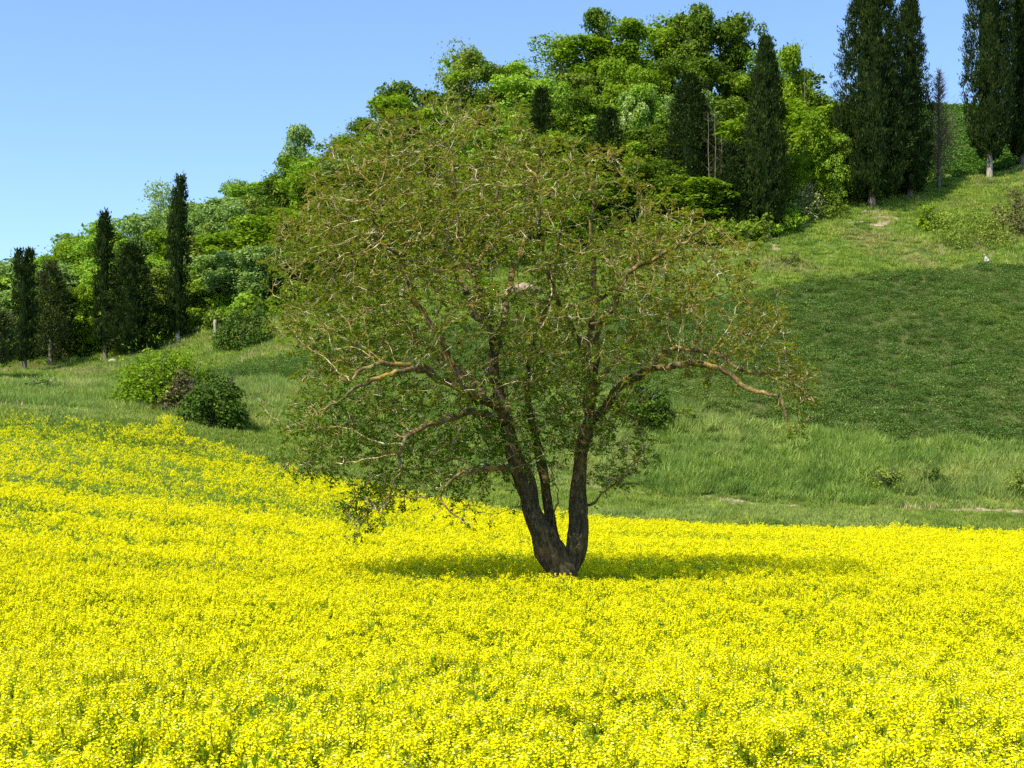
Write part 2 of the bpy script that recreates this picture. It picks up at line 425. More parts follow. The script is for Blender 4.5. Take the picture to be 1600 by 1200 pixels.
# ------------------------------------------------------------------ rape plants
def rape_plant(seed, det, bloom=1.0):
    rs = np.random.RandomState(seed); mb = MB()
    H = 1.1
    nb = rs.randint(5, 8) if det < 2 else rs.randint(4, 7)
    heads = []
    lean = rs.uniform(-.08, .08, 2)
    top = np.array([lean[0], lean[1], H]); mid = np.array([lean[0] * .4, lean[1] * .4, H * .5])
    if det >= 1: tube(mb, [(0, 0, 0), mid, top], [.008, .006, .003], 4 if det == 2 else 3, .35, 1)
    heads.append((top, 1.0))
    for k in range(nb):
        a = k * 2.4 + rs.uniform(-.4, .4); r = rs.uniform(.06, .20); z0 = rs.uniform(.45, .8); zt = rs.uniform(.86, 1.08) * H - r * .25
        s = np.array([lean[0] * z0, lean[1] * z0, z0 * H]); e = np.array([math.cos(a) * r + lean[0], math.sin(a) * r + lean[1], zt])
        m_ = (s + e) / 2 + np.array([math.cos(a), math.sin(a), 0]) * r * .25
        if det >= 1: tube(mb, [s, m_, e], [.005, .004, .0025], 3, .45, 1)
        heads.append((e, rs.uniform(.6, 1.0)))
    for e, sz in heads:
        if rs.rand() > bloom:
            d = rs.normal(0, .5, (6, 3)) + [0, 0, 1.2]; leaves(mb, np.tile(e - [0, 0, .05], (6, 1)), d, rs.normal(0, 1, (6, 3)), .07, .018, rs.uniform(.4, 1, 6), 1)
            continue
        if det == 2:
            nf = int(21 * sz) + 6
            for j in range(nf):
                t = j / nf; a = j * 2.4 + rs.uniform(-.3, .3)
                hr = .040 * (1 - .55 * t) * rs.uniform(.8, 1.15); z = -.035 + t * .075
                c = e + np.array([math.cos(a) * hr, math.sin(a) * hr, z + rs.uniform(-.006, .006)])
                fn = unit(np.array([math.cos(a) * (1 - t), math.sin(a) * (1 - t), .55 + t])[None] + rs.normal(0, .3, (1, 3)))[0]
                t1 = np.cross(fn, [0.3, .2, 1.0]); t1 /= np.linalg.norm(t1); t2 = np.cross(fn, t1)
                al = rs.uniform(0, 6.28) + np.arange(4) * math.pi / 2
                d = np.cos(al)[:, None] * t1 + np.sin(al)[:, None] * t2 + fn * .25
                leaves(mb, np.tile(c, (4, 1)), d, np.tile(fn, (4, 1)), rs.uniform(.0105, .0145), .012, rs.uniform(0, .6) if rs.rand() < .92 else 1.0, 0, .1)
            # green-yellow buds on the tip and pods below
            for j in range(5):
                a = rs.uniform(0, 6.28); c = e + np.array([math.cos(a) * .008, math.sin(a) * .008, .04])
                leaves(mb, [c], [[math.cos(a) * .4, math.sin(a) * .4, 1]], [[1, .3, 0]], .014, .006, .9, 1)
            for j in range(6):
                a = rs.uniform(0, 6.28); c = e + np.array([0, 0, -.05 - .02 * j])
                leaves(mb, [c], [[math.cos(a), math.sin(a), .7]], [[0, 0, 1]], .045, .004, .7, 1)
        else:
            nf = int((15 if det == 1 else 11) * sz) + 3
            a = rs.uniform(0, 6.28, nf); t = rs.uniform(0, 1, nf); hr = .038 * (1 - .5 * t)
            c = e + np.stack([np.cos(a) * hr, np.sin(a) * hr, -.035 + t * .08], 1)
            fn = np.stack([np.cos(a), np.sin(a), .7 + t], 1) + rs.normal(0, .35, (nf, 3))
            d = np.cross(fn, rs.normal(0, 1, (nf, 3)))
            k = .024 if det == 1 else .033
            leaves(mb, c - unit(d) * k / 2, d, fn, k, k * .95, rs.uniform(0, .66, nf), 0, .1)
    # leaves on the stalks
    nl = {2: 16, 1: 9, 0: 5}[det]
    a = rs.uniform(0, 6.28, nl); z = rs.uniform(.25, .92, nl) * H
    c = np.stack([np.cos(a) * .02, np.sin(a) * .02, z], 1); d = np.stack([np.cos(a), np.sin(a), rs.uniform(-.1, 1.1, nl)], 1)
    leaves(mb, c, d, np.stack([-np.cos(a) * .3, -np.sin(a) * .3, np.ones(nl)], 1), rs.uniform(.12, .24, nl) * (1.2 - z / H * .6), rs.uniform(.02, .05, nl), rs.uniform(.0, .7, nl), 1)
    return mb.mesh("rape_plant", [M['petal'], M['stem']])

def rape_layer(name, det, y0, y1, dens, kinds, seed, label, extra=1.0):
    rs = np.random.RandomState(seed)
    x, y = fan_points(y0, y1, dens, rs=rs)
    u = UV(x, y)
    e = field_edge(u) + (noise2(x / 3, y * 0 + 2, 4) - .5) * 1.6
    bump = ((u - 268) / 22) ** 2 + ((y - 73.0) / 1.3) ** 2 < 1
    keep = (y < e) | bump
    # thinner, greener lanes and patches
    lane = fbm(x / 9.0, y / 1.7 + x * .08, 31, 3); patch = fbm(x / 12.0, y / 7.0, 77, 2)
    fine = noise2(x / .45, y / .45, 5)
    th = np.clip((lane - .52) * 3.4, 0, 1) * np.clip((y - 26) / 14, .15, 1) * (1 - .35 * np.clip((x - 5) / 15, 0, 1))
    left = np.clip((y - 48) / 20, 0, 1) * np.clip((700 - u) / 500, 0, 1)
    th = th + left * (.30 + .6 * np.clip(patch - .42, 0, 1)) + .9 * np.clip(fine - .62, 0, 1) * np.clip(1 - y / 22, 0, 1) * 1.2
    keep &= rs.uniform(0, 1, len(x)) > np.clip(th, 0, .85) * .75
    # keep a small clear ring at the trunk
    keep &= ((x - 1.27) ** 2 + (y - 35) ** 2) > .25
    x, y, lane, th = x[keep], y[keep], lane[keep], th[keep]
    n = len(x); z = ground(x, y)
    hh = (1.0 + rs.normal(0, .06, n) - .16 * np.clip(th, 0, 1) + (fbm(x / .9, y / .9, 55, 2) - .5) * .16) * extra
    s = rs.uniform(.9, 1.15, n)
    scl = np.stack([s, s, hh], 1)
    rot = np.stack([rs.normal(0, .06, n), rs.normal(0, .06, n), rs.uniform(0, 6.28, n)], 1)
    protos = [rape_plant(seed * 10 + k, det) for k in range(kinds)] + [rape_plant(seed * 10 + 50 + k, det, .22) for k in range(3)]
    gr = rs.uniform(0, 1, n) < np.clip(th * 1.1 + .07, 0, .85)
    idn = np.where(gr, kinds + rs.randint(0, 3, n), rs.randint(0, kinds, n))
    return scatter(name, protos, np.stack([x, y, z], 1), rot, scl, idn, label=label, category='rapeseed')
rape_layer("rapeseed_flowers", 2, 4.0, 17.0, 29, 7, 3, "tall yellow rapeseed in full flower close to the camera, single flower heads visible")
rape_layer("rapeseed_crop", 1, 17.0, 36.0, 26, 6, 4, "dense yellow rapeseed crop in flower around and before the walnut tree")
rape_layer("distant_rapeseed_crop", 0, 36.0, 76.0, 21, 6, 5, "yellow rapeseed stretching back to the grass verge and rising at left")

# ------------------------------------------------------------------ grasses and green crop
def grass_tuft(seed, n, h, spread, mat, w=.012, droop=.5, heads=0.0):
    rs = np.random.RandomState(seed); mb = MB()
    a = rs.uniform(0, 6.28, n); r = spread * np.sqrt(rs.uniform(0, 1, n))
    c = np.stack([np.cos(a) * r, np.sin(a) * r, np.full(n, -.05)], 1)
    b = rs.uniform(0, 6.28, n); dr = rs.uniform(.05, droop, n)
    hh = h * rs.uniform(.5, 1.1, n)
    d = np.stack([np.cos(b) * dr, np.sin(b) * dr, np.ones(n)], 1)
    leaves(mb, c, d, np.stack([np.sin(b + 1), np.cos(b), np.full(n, .2)], 1), hh, w * rs.uniform(.7, 1.5, n), rs.uniform(.1, .9, n), 0, .2)
    return mb.mesh("grass_tuft", mat)
def leafy_tuft(seed, n, h, spread, mat, ls=.09):
    rs = np.random.RandomState(seed); mb = MB()
    a = rs.uniform(0, 6.28, n); r = spread * np.sqrt(rs.uniform(0, 1, n))
    c = np.stack([np.cos(a) * r, np.sin(a) * r, rs.uniform(.15, 1, n) * h], 1)
    d = rs.normal(0, 1, (n, 3)) * [1, 1, .5]; nn = rs.normal(0, .55, (n, 3)) + [0, 0, 1]
    leaves(mb, c, d, nn, ls * rs.uniform(.7, 1.4, n), ls * .6, np.clip(rs.beta(1.3, 2.6, n), 0, 1), 0, .15)
    return mb.mesh("leafy_tuft", mat)

def region(name, y0, y1, dens, test, protos, seed, smin=.7, smax=1.3, label='', cat='grass', tilt=.12, zs=None):
    rs = np.random.RandomState(seed)
    x, y = fan_points(y0, y1, dens, 300, rs); u = UV(x, y)
    k = test(x, y, u, rs); x, y = x[k], y[k]; n = len(x)
    s = rs.uniform(smin, smax, n)
    sz = s if zs is None else s * zs(x, y)
    return scatter(name, protos, np.stack([x, y, ground(x, y)], 1),
                   np.stack([rs.normal(0, tilt, n), rs.normal(0, tilt, n), rs.uniform(0, 6.28, n)], 1),
                   np.stack([s, s, sz], 1), rs.randint(0, len(protos), n), label=label, category=cat)
def bank_lo(u): return np.interp(u, [-700, 0, 300, 500, 900, 1200, 1600, 2300], [79, 79, 80, 80, 78.2, 77, 76, 76])
def wood_lo(u): return np.interp(u, [-700, 0, 200, 330, 450, 1140, 1230, 1320, 1340, 1460, 1480], [133, 133, 133, 131, 128, 126, 128, 138, 143, 150, 230])
jit = lambda x, y, a=1.6: (fbm(x / 3.0, y / 3.0, 91, 2) - .5) * 2 * a

region("verge_grass", 62, 84, 9, lambda x, y, u, rs: (y > field_edge(u) - .6) & (y < bank_lo(u) + jit(x, y)) & ((np.abs(y - path_y(u)) > .5) | (u < 890) | (rs.rand(len(x)) < .2 + 1.1 * (noise2(x / 2.5, y * 0 + 1, 33) > .45))),
       [grass_tuft(50 + k, 90, .32, .34, M['g_verge'], .028, 1.2) for k in range(5)], 21, label='smooth short green grass strip between the rapeseed and the bank')
region("bank_grass", 74, 98, 7, lambda x, y, u, rs: (y > bank_lo(u) + jit(x, y)) & (y < crop_lo(u) + jit(x, y, 1.0) + np.abs(rs.normal(0, .3, len(x)))) ,
       [grass_tuft(60 + k, 115, .68, .46, M['g_bank'], .028, 1.15) for k in range(6)], 22, .6, 1.35, label='long uncut grass on the bank below the dark green crop',
       zs=lambda x, y: .6 + .8 * fbm(x / 2.5, y / 2.5, 41, 2))
region("bean_crop", 84, 123, 6, lambda x, y, u, rs: (y > crop_lo(u) + jit(x, y, .5)) & (y < crop_hi(u) + jit(x, y, .5)),
       [leafy_tuft(70 + k, 120, .36, .40, M['g_crop'], .085) for k in range(6)], 23, .75, 1.25, label='dark green leafy crop covering the slope behind the tree', cat='crop', zs=lambda x, y: .6 + .8 * fbm(x / 2, y / 2, 42, 2))
region("hillside_grass", 94, 182, 4.6, lambda x, y, u, rs: (y > crop_hi(u) + jit(x, y, .5)) & (y < np.where(u > 1330, np.interp(u, [1330, 1460, 1600, 2300], [142, 147, 152, 158]), wood_lo(u) + 6)),
       [grass_tuft(80 + k, 95, .44, .48, M['g_hill'], .034, 1.2) for k in range(6)], 24, .6, 1.3, label='light yellowish green grass on the upper hillside', zs=lambda x, y: .4 + 1.0 * fbm(x / 2.5, y / 2.5, 43, 2))
region("hilltop_crop", 138, 214, 2.6, lambda x, y, u, rs: (u > 1240) & (y >= np.interp(u, [1330, 1460, 1600, 2300], [142, 147, 152, 158])),
       [leafy_tuft(90 + k, 60, .6, .5, M['g_top'], .22) for k in range(4)], 25, .7, 1.4, label='green field running up to the skyline between the cypresses', cat='crop', zs=lambda x, y: .4 + 1.0 * fbm(x / 3, y / 3, 44, 2))
region("dry_grass", 70, 150, 1.2, lambda x, y, u, rs: ((y > bank_lo(u) - 1.5) & (y < bank_lo(u) + 2.5) & (noise2(x / 3, y / 3, 61) > .6)) | ((y > crop_hi(u)) & (y < wood_lo(u)) & (fbm(x / 5, y / 4, 62, 2) > .62)),
       [grass_tuft(100 + k, 30, .5, .3, M['g_straw'], .03, .8) for k in range(3)], 26, label='dry straw coloured grass tufts on the bank foot and slope')

# ------------------------------------------------------------------ broadleaf trees
def puffs(mb, cs, rs_, per, ls, rs, up=.35, core=0):
    if core:
        for c, r in zip(cs, rs_):
            n = int(core * 2.6 * r * r) + 3; p = c + rs.normal(0, .33, (n, 3)) * r; t = rs.normal(0, 1, (n, 3))
            leaves(mb, p, t, rs.normal(0, 1, (n, 3)), r * .5, r * .34, rs.uniform(0, .3, n))
    for c, r in zip(cs, rs_):
        n = int(per * r * r)
        d = unit(rs.normal(0, 1, (n, 3)) + [0, 0, up])
        rad = r * rs.uniform(.72, 1.08, n)[:, None] * [1, 1, .78]
        p = c + d * rad
        nn = d + rs.normal(0, .5, (n, 3)) + [0, 0, .3]
        t = np.cross(nn, rs.normal(0, 1, (n, 3)))
        l = ls * rs.uniform(.6, 1.35, n)
        leaves(mb, p - unit(t) * l[:, None] * .5, t, nn, l, l * .62, np.clip(rs.uniform(.1, .8) * .5 + rs.uniform(0, .55, n), 0, 1), 0, .15)

def crown_mesh(seed, H=10.0, Rr=3.6, z0=1.6, ls=.34, npf=64, tall=False, per=135):
    rs = np.random.RandomState(seed); mb = MB()
    mid = (H + z0) / 2; hz = (H - z0) / 2
    cs = []; rr = []
    lob = rs.uniform(0, 6.28, 4); la = rs.uniform(.08, .25, 4)
    for i in range(npf):
        d = unit(rs.normal(0, 1, 3)); k = rs.uniform(.45, 1.0) if i > npf * .25 else rs.uniform(.1, .5)
        a = math.atan2(d[1], d[0]); m_ = 1 + sum(la[j] * math.sin((j + 1) * a + lob[j] + d[2] * 2) for j in range(4))
        r = rs.uniform(.55, 1.15) * (1.25 - .45 * k)
        p = np.array([d[0] * (Rr - r * .5) * k * m_, d[1] * (Rr - r * .5) * k * m_, mid + math.copysign(abs(d[2]) ** .75, d[2]) * (hz - r * .6) * k])
        if d[2] < -.2: p[:2] *= .85
        cs.append(p); rr.append(r)
    cs[0] = np.array([rs.uniform(-.6, .6), 0, H - .9]); rr[0] = .9
    for q_ in range(1, 7): a_ = rs.uniform(0, 6.28); cs[q_] = np.array([math.cos(a_), math.sin(a_), 0]) * Rr * rs.uniform(.3, .6) + [0, 0, H - rs.uniform(1.1, 1.9)]; rr[q_] = rs.uniform(.9, 1.2)
    puffs(mb, cs, rr, per, ls, rs, core=9 if per > 100 else 0)
    # stray sprays that break the outline
    n = 120; d = unit(rs.normal(0, 1, (n, 3)) + [0, 0, .3]); p = np.array([0, 0, mid]) + d * [Rr, Rr, hz] * rs.uniform(.90, 1.02, n)[:, None]
    leaves(mb, p, d + rs.normal(0, .5, (n, 3)), rs.normal(0, 1, (n, 3)), ls * .9, ls * .45, rs.uniform(0, .9, n))
    return mb.mesh("crown", W['bright green']), cs

def limbs_mesh(seed, cs, H, r0, mat, n=9):
    rs = np.random.RandomState(seed + 99); mb = MB()
    tz = np.linspace(0, H * .8, 7); j = np.cumsum(rs.normal(0, .12, (7, 2)), 0); j[0] = 0
    path = np.stack([j[:, 0], j[:, 1], tz - .3], 1)
    tube(mb, path, np.linspace(r0, r0 * .25, 7), 7, .3, rough=.15, seed=seed)
    for c in [cs[i] for i in rs.choice(len(cs), min(n, len(cs)), False)]:
        k = rs.randint(1, 5); s = path[k]
        m_ = (s + c) / 2 + rs.normal(0, .2, 3) + [0, 0, .2]
        tube(mb, [s, m_, c], [r0 * .4, r0 * .25, r0 * .08], 5, .5)
    return mb.mesh("trunk", mat)

PROTO = []
for k in range(9):
    Rr = [3.4, 3.9, 3.0, 4.2, 3.5, 2.7, 3.8, 3.2, 4.0][k]
    cm, cs = crown_mesh(200 + k, 10, Rr, [.9, 1.2, .8, 1.6, .6, 1.4, 1.0, .7, 1.2][k], [.30, .27, .33, .29, .25, .29, .31, .27, .30][k], [62, 72, 50, 80, 64, 44, 70, 56, 76][k])
    PROTO.append((cm, limbs_mesh(200 + k, cs, 10, .17, M['trunk']), Rr))
# an open, airy crown for the trees that stand against the sky
for k in range(3):
    cm, cs = crown_mesh(230 + k, 10, [3.0, 3.6, 2.4][k], 2.0, .26, [34, 44, 26][k], per=88)
    PROTO.append((cm, limbs_mesh(230 + k, cs, 10, .15, M['trunk'], 16), [3.0, 3.6, 2.4][k]))

def set_mat(o, m):
    if o.material_slots: o.material_slots[0].link = 'OBJECT'; o.material_slots[0].material = m

def broadleaf(x, y, h, w, tone, proto, label, group, name="broadleaf_tree", sink=.1):
    cm, tm, Rr = PROTO[proto]
    sx = w / 2 / Rr
    t = thing(name, label, 'tree', (x, y, gz(x, y) - sink), group, random.uniform(0, 6.28), (sx, sx * random.uniform(.9, 1.1), h / 10.0))
    c = link("crown", cm, t); set_mat(c, W[tone]); link("trunk", tm, t)
    return t

PROF = np.array([(-700, 470), (-400, 430), (-100, 402), (0, 398), (30, 395), (55, 378), (80, 368), (110, 338), (150, 335), (178, 322), (215, 326), (235, 292), (258, 280), (300, 302),
 (340, 306), (370, 282), (400, 262), (430, 242), (450, 228), (475, 222), (495, 230), (512, 196), (540, 184), (575, 162), (600, 140), (625, 130), (650, 150), (668, 112), (690, 74), (720, 60),
 (752, 74), (775, 102), (800, 78), (830, 52), (870, 44), (895, 62), (920, 30), (945, 16), (975, 38), (1005, 16), (1040, 2), (1100, -6), (1150, 2), (1180, 22), (1200, 62), (1230, 72), (1262, 82),
 (1290, 143), (1320, 155), (1345, 170)], float)
def prof_top(u, w=0):
    return max(np.interp(q, PROF[:, 0], PROF[:, 1]) for q in (u - w * .55, u, u + w * .55))

ORD = "first second third fourth fifth sixth seventh eighth ninth tenth eleventh twelfth thirteenth fourteenth fifteenth sixteenth seventeenth eighteenth nineteenth twentieth".split()
TENS = {20: "twenty", 30: "thirty"}
def ordw(i):
    return ORD[i] if i < 20 else TENS[(i + 1) // 10 * 10 if (i + 1) % 10 else 20] + "-" + ORD[(i + 1) % 10 - 1] if (i + 1) % 10 else {30: "thirtieth", 40: "fortieth"}[i + 1]

ROWS = [("skyline row of the wood", lambda u: np.interp(u, [-700, 1280, 1345], [164, 164, 152]), 54, 1.0),
        ("row below the wooded skyline", lambda u: np.interp(u, [-700, 1280, 1345], [154, 154, 146]), 50, .9),
        ("middle row of the wood", lambda u: np.interp(u, [-700, 450, 1230, 1320], [146, 145, 144, 144]), 54, .82),
        ("lower row of the wood", lambda u: np.interp(u, [-700, 0, 330, 450, 1140, 1230], [140, 140, 139, 137, 136, 137]), 58, .7),
        ("front edge row of the wood", lambda u: np.interp(u, [-700, 0, 330, 450, 1140, 1210], [135, 135, 135, 131, 129, 130]), 60, .5)]
U1 = [1335, 1320, 1290, 1180, 1120]
tones = ['bright green', 'deep green', 'yellow green', 'grey green', 'olive green']
rt = random.Random(5)
last = None
for ri, (rn, yf, step, hs) in enumerate(ROWS):
    u = -130 + ri * 17; spots = []
    while u < U1[ri]:
        spots.append(u); u += step * rt.uniform(.75, 1.25)
    vis = 0; off = 0
    for u in spots:
        y = float(yf(u)) + rt.uniform(-2.2, 2.2); x = (u - 800) / F * y
        w = step / F * y * rt.uniform(1.75, 2.4)
        zt = (HY - prof_top(u, w / y * F * .5)) / F * y
        g = gz(x, y)
        allowed = zt - g
        nat = rt.uniform(6.5, 10.5) * hs + 1.6
        h = allowed * rt.uniform(.95, 1.02) if ri == 0 else min(nat, allowed * .93)
        h = max(min(h, 15), 2.6)
        left = u < 420
        wt = [1.6, .4, 2.4, 3.0, 1.6] if left else [4.0, 2.4, 1.6, .7, .8]
        if ri >= 3 and not left: wt = [4, 3, .8, .2, .8]
        tone = rt.choices(tones, wt)[0]
        if u >= 0: vis += 1
        else: off += 1
        if u < 0:
            label = "%s tree %s past the left edge in the %s" % (tone, ordw(off - 1), rn)
        else:
            label = "%s tree, %s from left in the %s" % (tone, ordw(vis - 1).replace("-", " ") if 0 else ordw(vis - 1), rn)
        pr = rt.choice([9, 10, 1, 6]) if (ri == 0 and rt.random() < .2) else rt.randrange(9)
        broadleaf(x, y, h, w, tone, pr, label, "broadleaf trees of the hillside wood")

def px_tree(u, vb, vt, wpx, tone, proto, label, y=None, group=None, name="broadleaf_tree"):
    """tree whose foot is on the ground seen at (u, vb), or at distance y"""
    if y is None: x, y = hit(u, vb, 100)
    x = (u - 800) / F * y
    h = (HY - vt) / F * y - gz(x, y)
    return broadleaf(x, y, h, wpx / F * y, tone, proto, label, group, name)
px_tree(466, 0, 188, 58, 'grey green', 5, "slim pale tree poking above the skyline left of the walnut crown", 166)
px_tree(716, 0, 56, 112, 'olive green', 10, "round dark olive tree standing clear on the skyline above the walnut", 163)
px_tree(618, 0, 124, 84, 'deep green', 2, "small dark green skyline tree upper left of the walnut crown", 166)
px_tree(256, 0, 278, 84, 'grey green', 9, "airy grey green tree on the skyline behind the lone tall cypress", 167)
px_tree(366, 0, 274, 54, 'grey green', 5, "thin pale tree with pointed tip on the left skyline", 167)
px_tree(940, 0, 12, 84, 'deep green', 7, "tufted dark tree sticking up from the skyline right of centre", 165)
px_tree(1240, 0, 62, 84, 'bright green', 1, "spreading tree leaning over the right end of the wood", 150)
px_tree(1268, 330, 168, 95, 'bright green', 1, "bright green tree between the two large right cypresses", None)
px_tree(1310, 330, 205, 60, 'yellow green', 6, "yellow green tree touching the left side of the rough cypress")
px_tree(1238, 345, 235, 60, 'bright green', 4, "low bright green tree right of the dark columnar cypress")
px_tree(995, 0, 128, 82, 'blossoming', 3, "pale flowering tree with cream blossom clusters in the upper wood", 143)
px_tree(950, 0, 190, 60, 'blossoming', 7, "smaller tree with cream blossom below the pale flowering one", 140)
px_tree(90, 0, 428, 60, 'bright green', 4, "bright green tree between the two left cypress clumps", 133)
px_tree(128, 0, 440, 64, 'bright green', 8, "brilliant green bushy tree just left of the slim left cypress", 133)

# ------------------------------------------------------------------ conifers
def cypress_crown(seed, H, Rr, clear, shape='column', rough=.12, mat='cypress', dens=1.0, ls=.42, gap=0.0, lean=0.0, tips=1):
    rs = np.random.RandomState(seed); mb = MB()
    def rad(t):
        if shape == 'column': return np.interp(t, [0, .05, .16, .45, .75, .92, 1], [.35, .72, .96, 1.0, .78, .42, .06])
        if shape == 'cone': return np.interp(t, [0, .06, .22, .5, .8, .93, 1], [.45, .80, 1.0, .90, .50, .26, .04])
        if shape == 'egg': return np.interp(t, [0, .07, .2, .5, .8, 1], [.35, .72, .96, 1.0, .72, .45])
        return np.interp(t, [0, .08, .3, .6, .85, 1], [.6, .95, 1.0, .78, .42, .08])
    area = Rr * 2 * math.pi * (H - clear) * .75
    npl = int(area * 7.0 * dens)
    t = rs.uniform(0, 1, npl) ** 1.05; a = rs.uniform(0, 6.28, npl)
    hh_ = (H - clear)
    lobe = 1 + (.06 + rough * .5) * (fbm(a * Rr * .9 + seed, t * hh_ / 2.4, seed, 3) - .5) * 3.2
    k = rs.uniform(.34, 1.0, npl) ** .6
    r = rad(t) * Rr * lobe * k
    cx = lean * t
    P = np.stack([np.cos(a) * r + cx, np.sin(a) * r, clear + t * (H - clear) - .3], 1)
    if tips > 1:
        P[:, 0] += np.where(rs.rand(npl) < .5, 1, -1) * Rr * .42 * np.clip((t - .7) / .3, 0, 1)
    if not gap:
        kk = fbm(a * Rr * 1.25 + 3, t * hh_ / 1.5, seed + 31, 2) > .32; P = P[kk]; a = a[kk]; t = t[kk]; lobe = lobe[kk]; npl = len(P)
    if gap:
        kk = fbm(a * 1.5 + 3, t * 7, seed + 8, 2) > gap * .62; P = P[kk]; a = a[kk]; t = t[kk]; lobe = lobe[kk]; npl = len(P)
    per = 16
    N = npl * per
    base = np.repeat(P, per, 0); aa = np.repeat(a, per); tt = np.repeat(t, per)
    out = np.stack([np.cos(aa), np.sin(aa), np.zeros(N)], 1)
    up = 1.9 if shape in ('column', 'cone', 'egg') else .75
    d = out * rs.uniform(.1, .9, N)[:, None] + [0, 0, up] + rs.normal(0, .38, (N, 3))
    s = rs.uniform(0, 1, N)[:, None]
    base = base + unit(d) * s * .55 + rs.normal(0, .10, (N, 3))
    tint = np.clip(np.repeat(rs.uniform(0, .7, npl) ** 1.5, per) + rs.uniform(0, .45, N) ** 1.3, 0, 1)
    leaves(mb, base, d, out + rs.normal(0, .5, (N, 3)), ls * rs.uniform(.5, 1.1, N), ls * .27, tint, 0, .1)
    # stray sprays on rough ones
    if rough > .2:
        n = int(90 * dens); t = rs.uniform(.03, 1, n); a = rs.uniform(0, 6.28, n)
        for j in range(n):
            o_ = np.array([math.cos(a[j]), math.sin(a[j]), 0]); r_ = float(rad(t[j])) * Rr
            b = o_ * r_ * .9 + [0, 0, clear + t[j] * (H - clear)]
            dd = o_ + [0, 0, rs.uniform(.1, .9)]; L = rs.uniform(.5, 1.3); m_ = 22; q = rs.uniform(0, 1, m_)[:, None]
            leaves(mb, b + unit(dd) * q * L + rs.normal(0, .09, (m_, 3)), dd + rs.normal(0, .5, (m_, 3)), rs.normal(0, 1, (m_, 3)), ls * .6, ls * .22, rs.uniform(.2, 1, m_))
    # solid hull added inside the crown, coloured dark, to block light
    tt = np.linspace(0.03, .95, 14); rr_ = rad(tt) * Rr * (.40 if not gap else .3)
    if not gap: tube(mb, np.stack([lean * tt, tt * 0, clear + tt * (H - clear)], 1), rr_, 12, .05, 0, rough=.3, seed=seed)
    return mb.mesh("crown", M[mat])

def conifer(name, label, u, vb, vt, wpx, clearpx=18, y=None, group="dark conifers on the hillside", trunkmat='trunk', tr=.2, **kw):
    if y is None: x, y = hit(u, vb, 100)
    else: x = (u - 800) / F * y
    g = gz(x, y); H = (HY - vt) / F * y - g; s = y / F
    t = thing(name, label, 'tree', (x, y, g), group, 0)
    link("crown", cypress_crown(int(u) + 7, H, wpx * s / 2, clearpx * s, **kw), t)
    mb = MB(); c = clearpx * s + 1.5
    tube(mb, [(0, 0, -.4), (.02, 0, .1), (.03, .02, c * .5), (0, 0, c)], [tr * 1.35, tr * 1.1, tr, tr * .8], 10, .3, rough=.2, seed=int(u))
    link("trunk", mb.mesh("trunk", M[trunkmat], True), t)
    return t
conifer("cypress_tree", "double tipped dark cypress, leftmost tall one on the left slope", 38, 583, 394, 37, tips=2)
conifer("conifer_tree", "loose olive brown conifer beside the double tipped left cypress", 79, 573, 412, 50, shape='wide', rough=.3, mat='cypress_b', gap=.35, dens=.8)
conifer("cypress_tree", "slim dark cypress touching the broad juniper on its right, left slope", 164, 566, 334, 33, clearpx=22)
conifer("juniper_tree", "broad dark bushy juniper right of the slim left cypress", 206, 558, 386, 80, clearpx=6, shape='wide', rough=.35)
conifer("cypress_tree", "lone tall narrow cypress with pale trunk foot against left skyline", 277, 538, 274, 34, clearpx=20, trunkmat='paletrunk', lean=.3)
conifer("conifer_tree", "thin olive conifer cut by the left picture edge", -6, 590, 485, 40, shape='wide', mat='cypress_b', gap=.3, rough=.3, clearpx=24)
conifer("cypress_tree", "large dark columnar cypress right of the walnut crown, trunk foot showing", 1197, 371, 60, 74, clearpx=22, shape='cone', trunkmat='paletrunk', tr=.33)
conifer("juniper_tree", "broad dark conifer in the wood beside the bare pale trunks", 1078, 0, 118, 88, y=133, clearpx=4, shape='wide', rough=.3)
conifer("juniper_tree", "low dark conifer tucked left of the large columnar cypress", 1140, 0, 225, 62, y=129, clearpx=2, shape='wide', rough=.3)
conifer("juniper_tree", "dark conifer half hidden behind the top right of the walnut crown", 950, 0, 172, 62, y=134, clearpx=2, shape='wide', rough=.3)
conifer("juniper_tree", "small dark conifer behind the top centre of the walnut crown", 846, 0, 140, 52, y=140, clearpx=2, shape='wide', rough=.3)
conifer("cypress_tree", "huge rough cypress with ragged left outline, upper right", 1362, 324, -75, 122, clearpx=16, shape='cone', rough=.34, tr=.38, mat='cypress')
conifer("cypress_tree", "smooth tapering cypress merged with the rough one, upper right", 1421, 312, -12, 72, clearpx=14, shape='cone', rough=.1, tr=.28)
conifer("cypress_tree", "wide egg shaped cypress with bare pale trunk near the right edge", 1546, 280, -110, 80, clearpx=34, shape='egg', rough=.12, trunkmat='paletrunk', tr=.30)
conifer("cypress_tree", "cypress cut off by the right picture edge behind the egg shaped one", 1597, 262, -90, 76, clearpx=22, shape='egg', rough=.14, tr=.25)
conifer("cypress_tree", "short dark cypress standing in the shade behind the huge rough one", 1382, 0, 60, 60, y=147, clearpx=8, shape='cone', rough=.2)

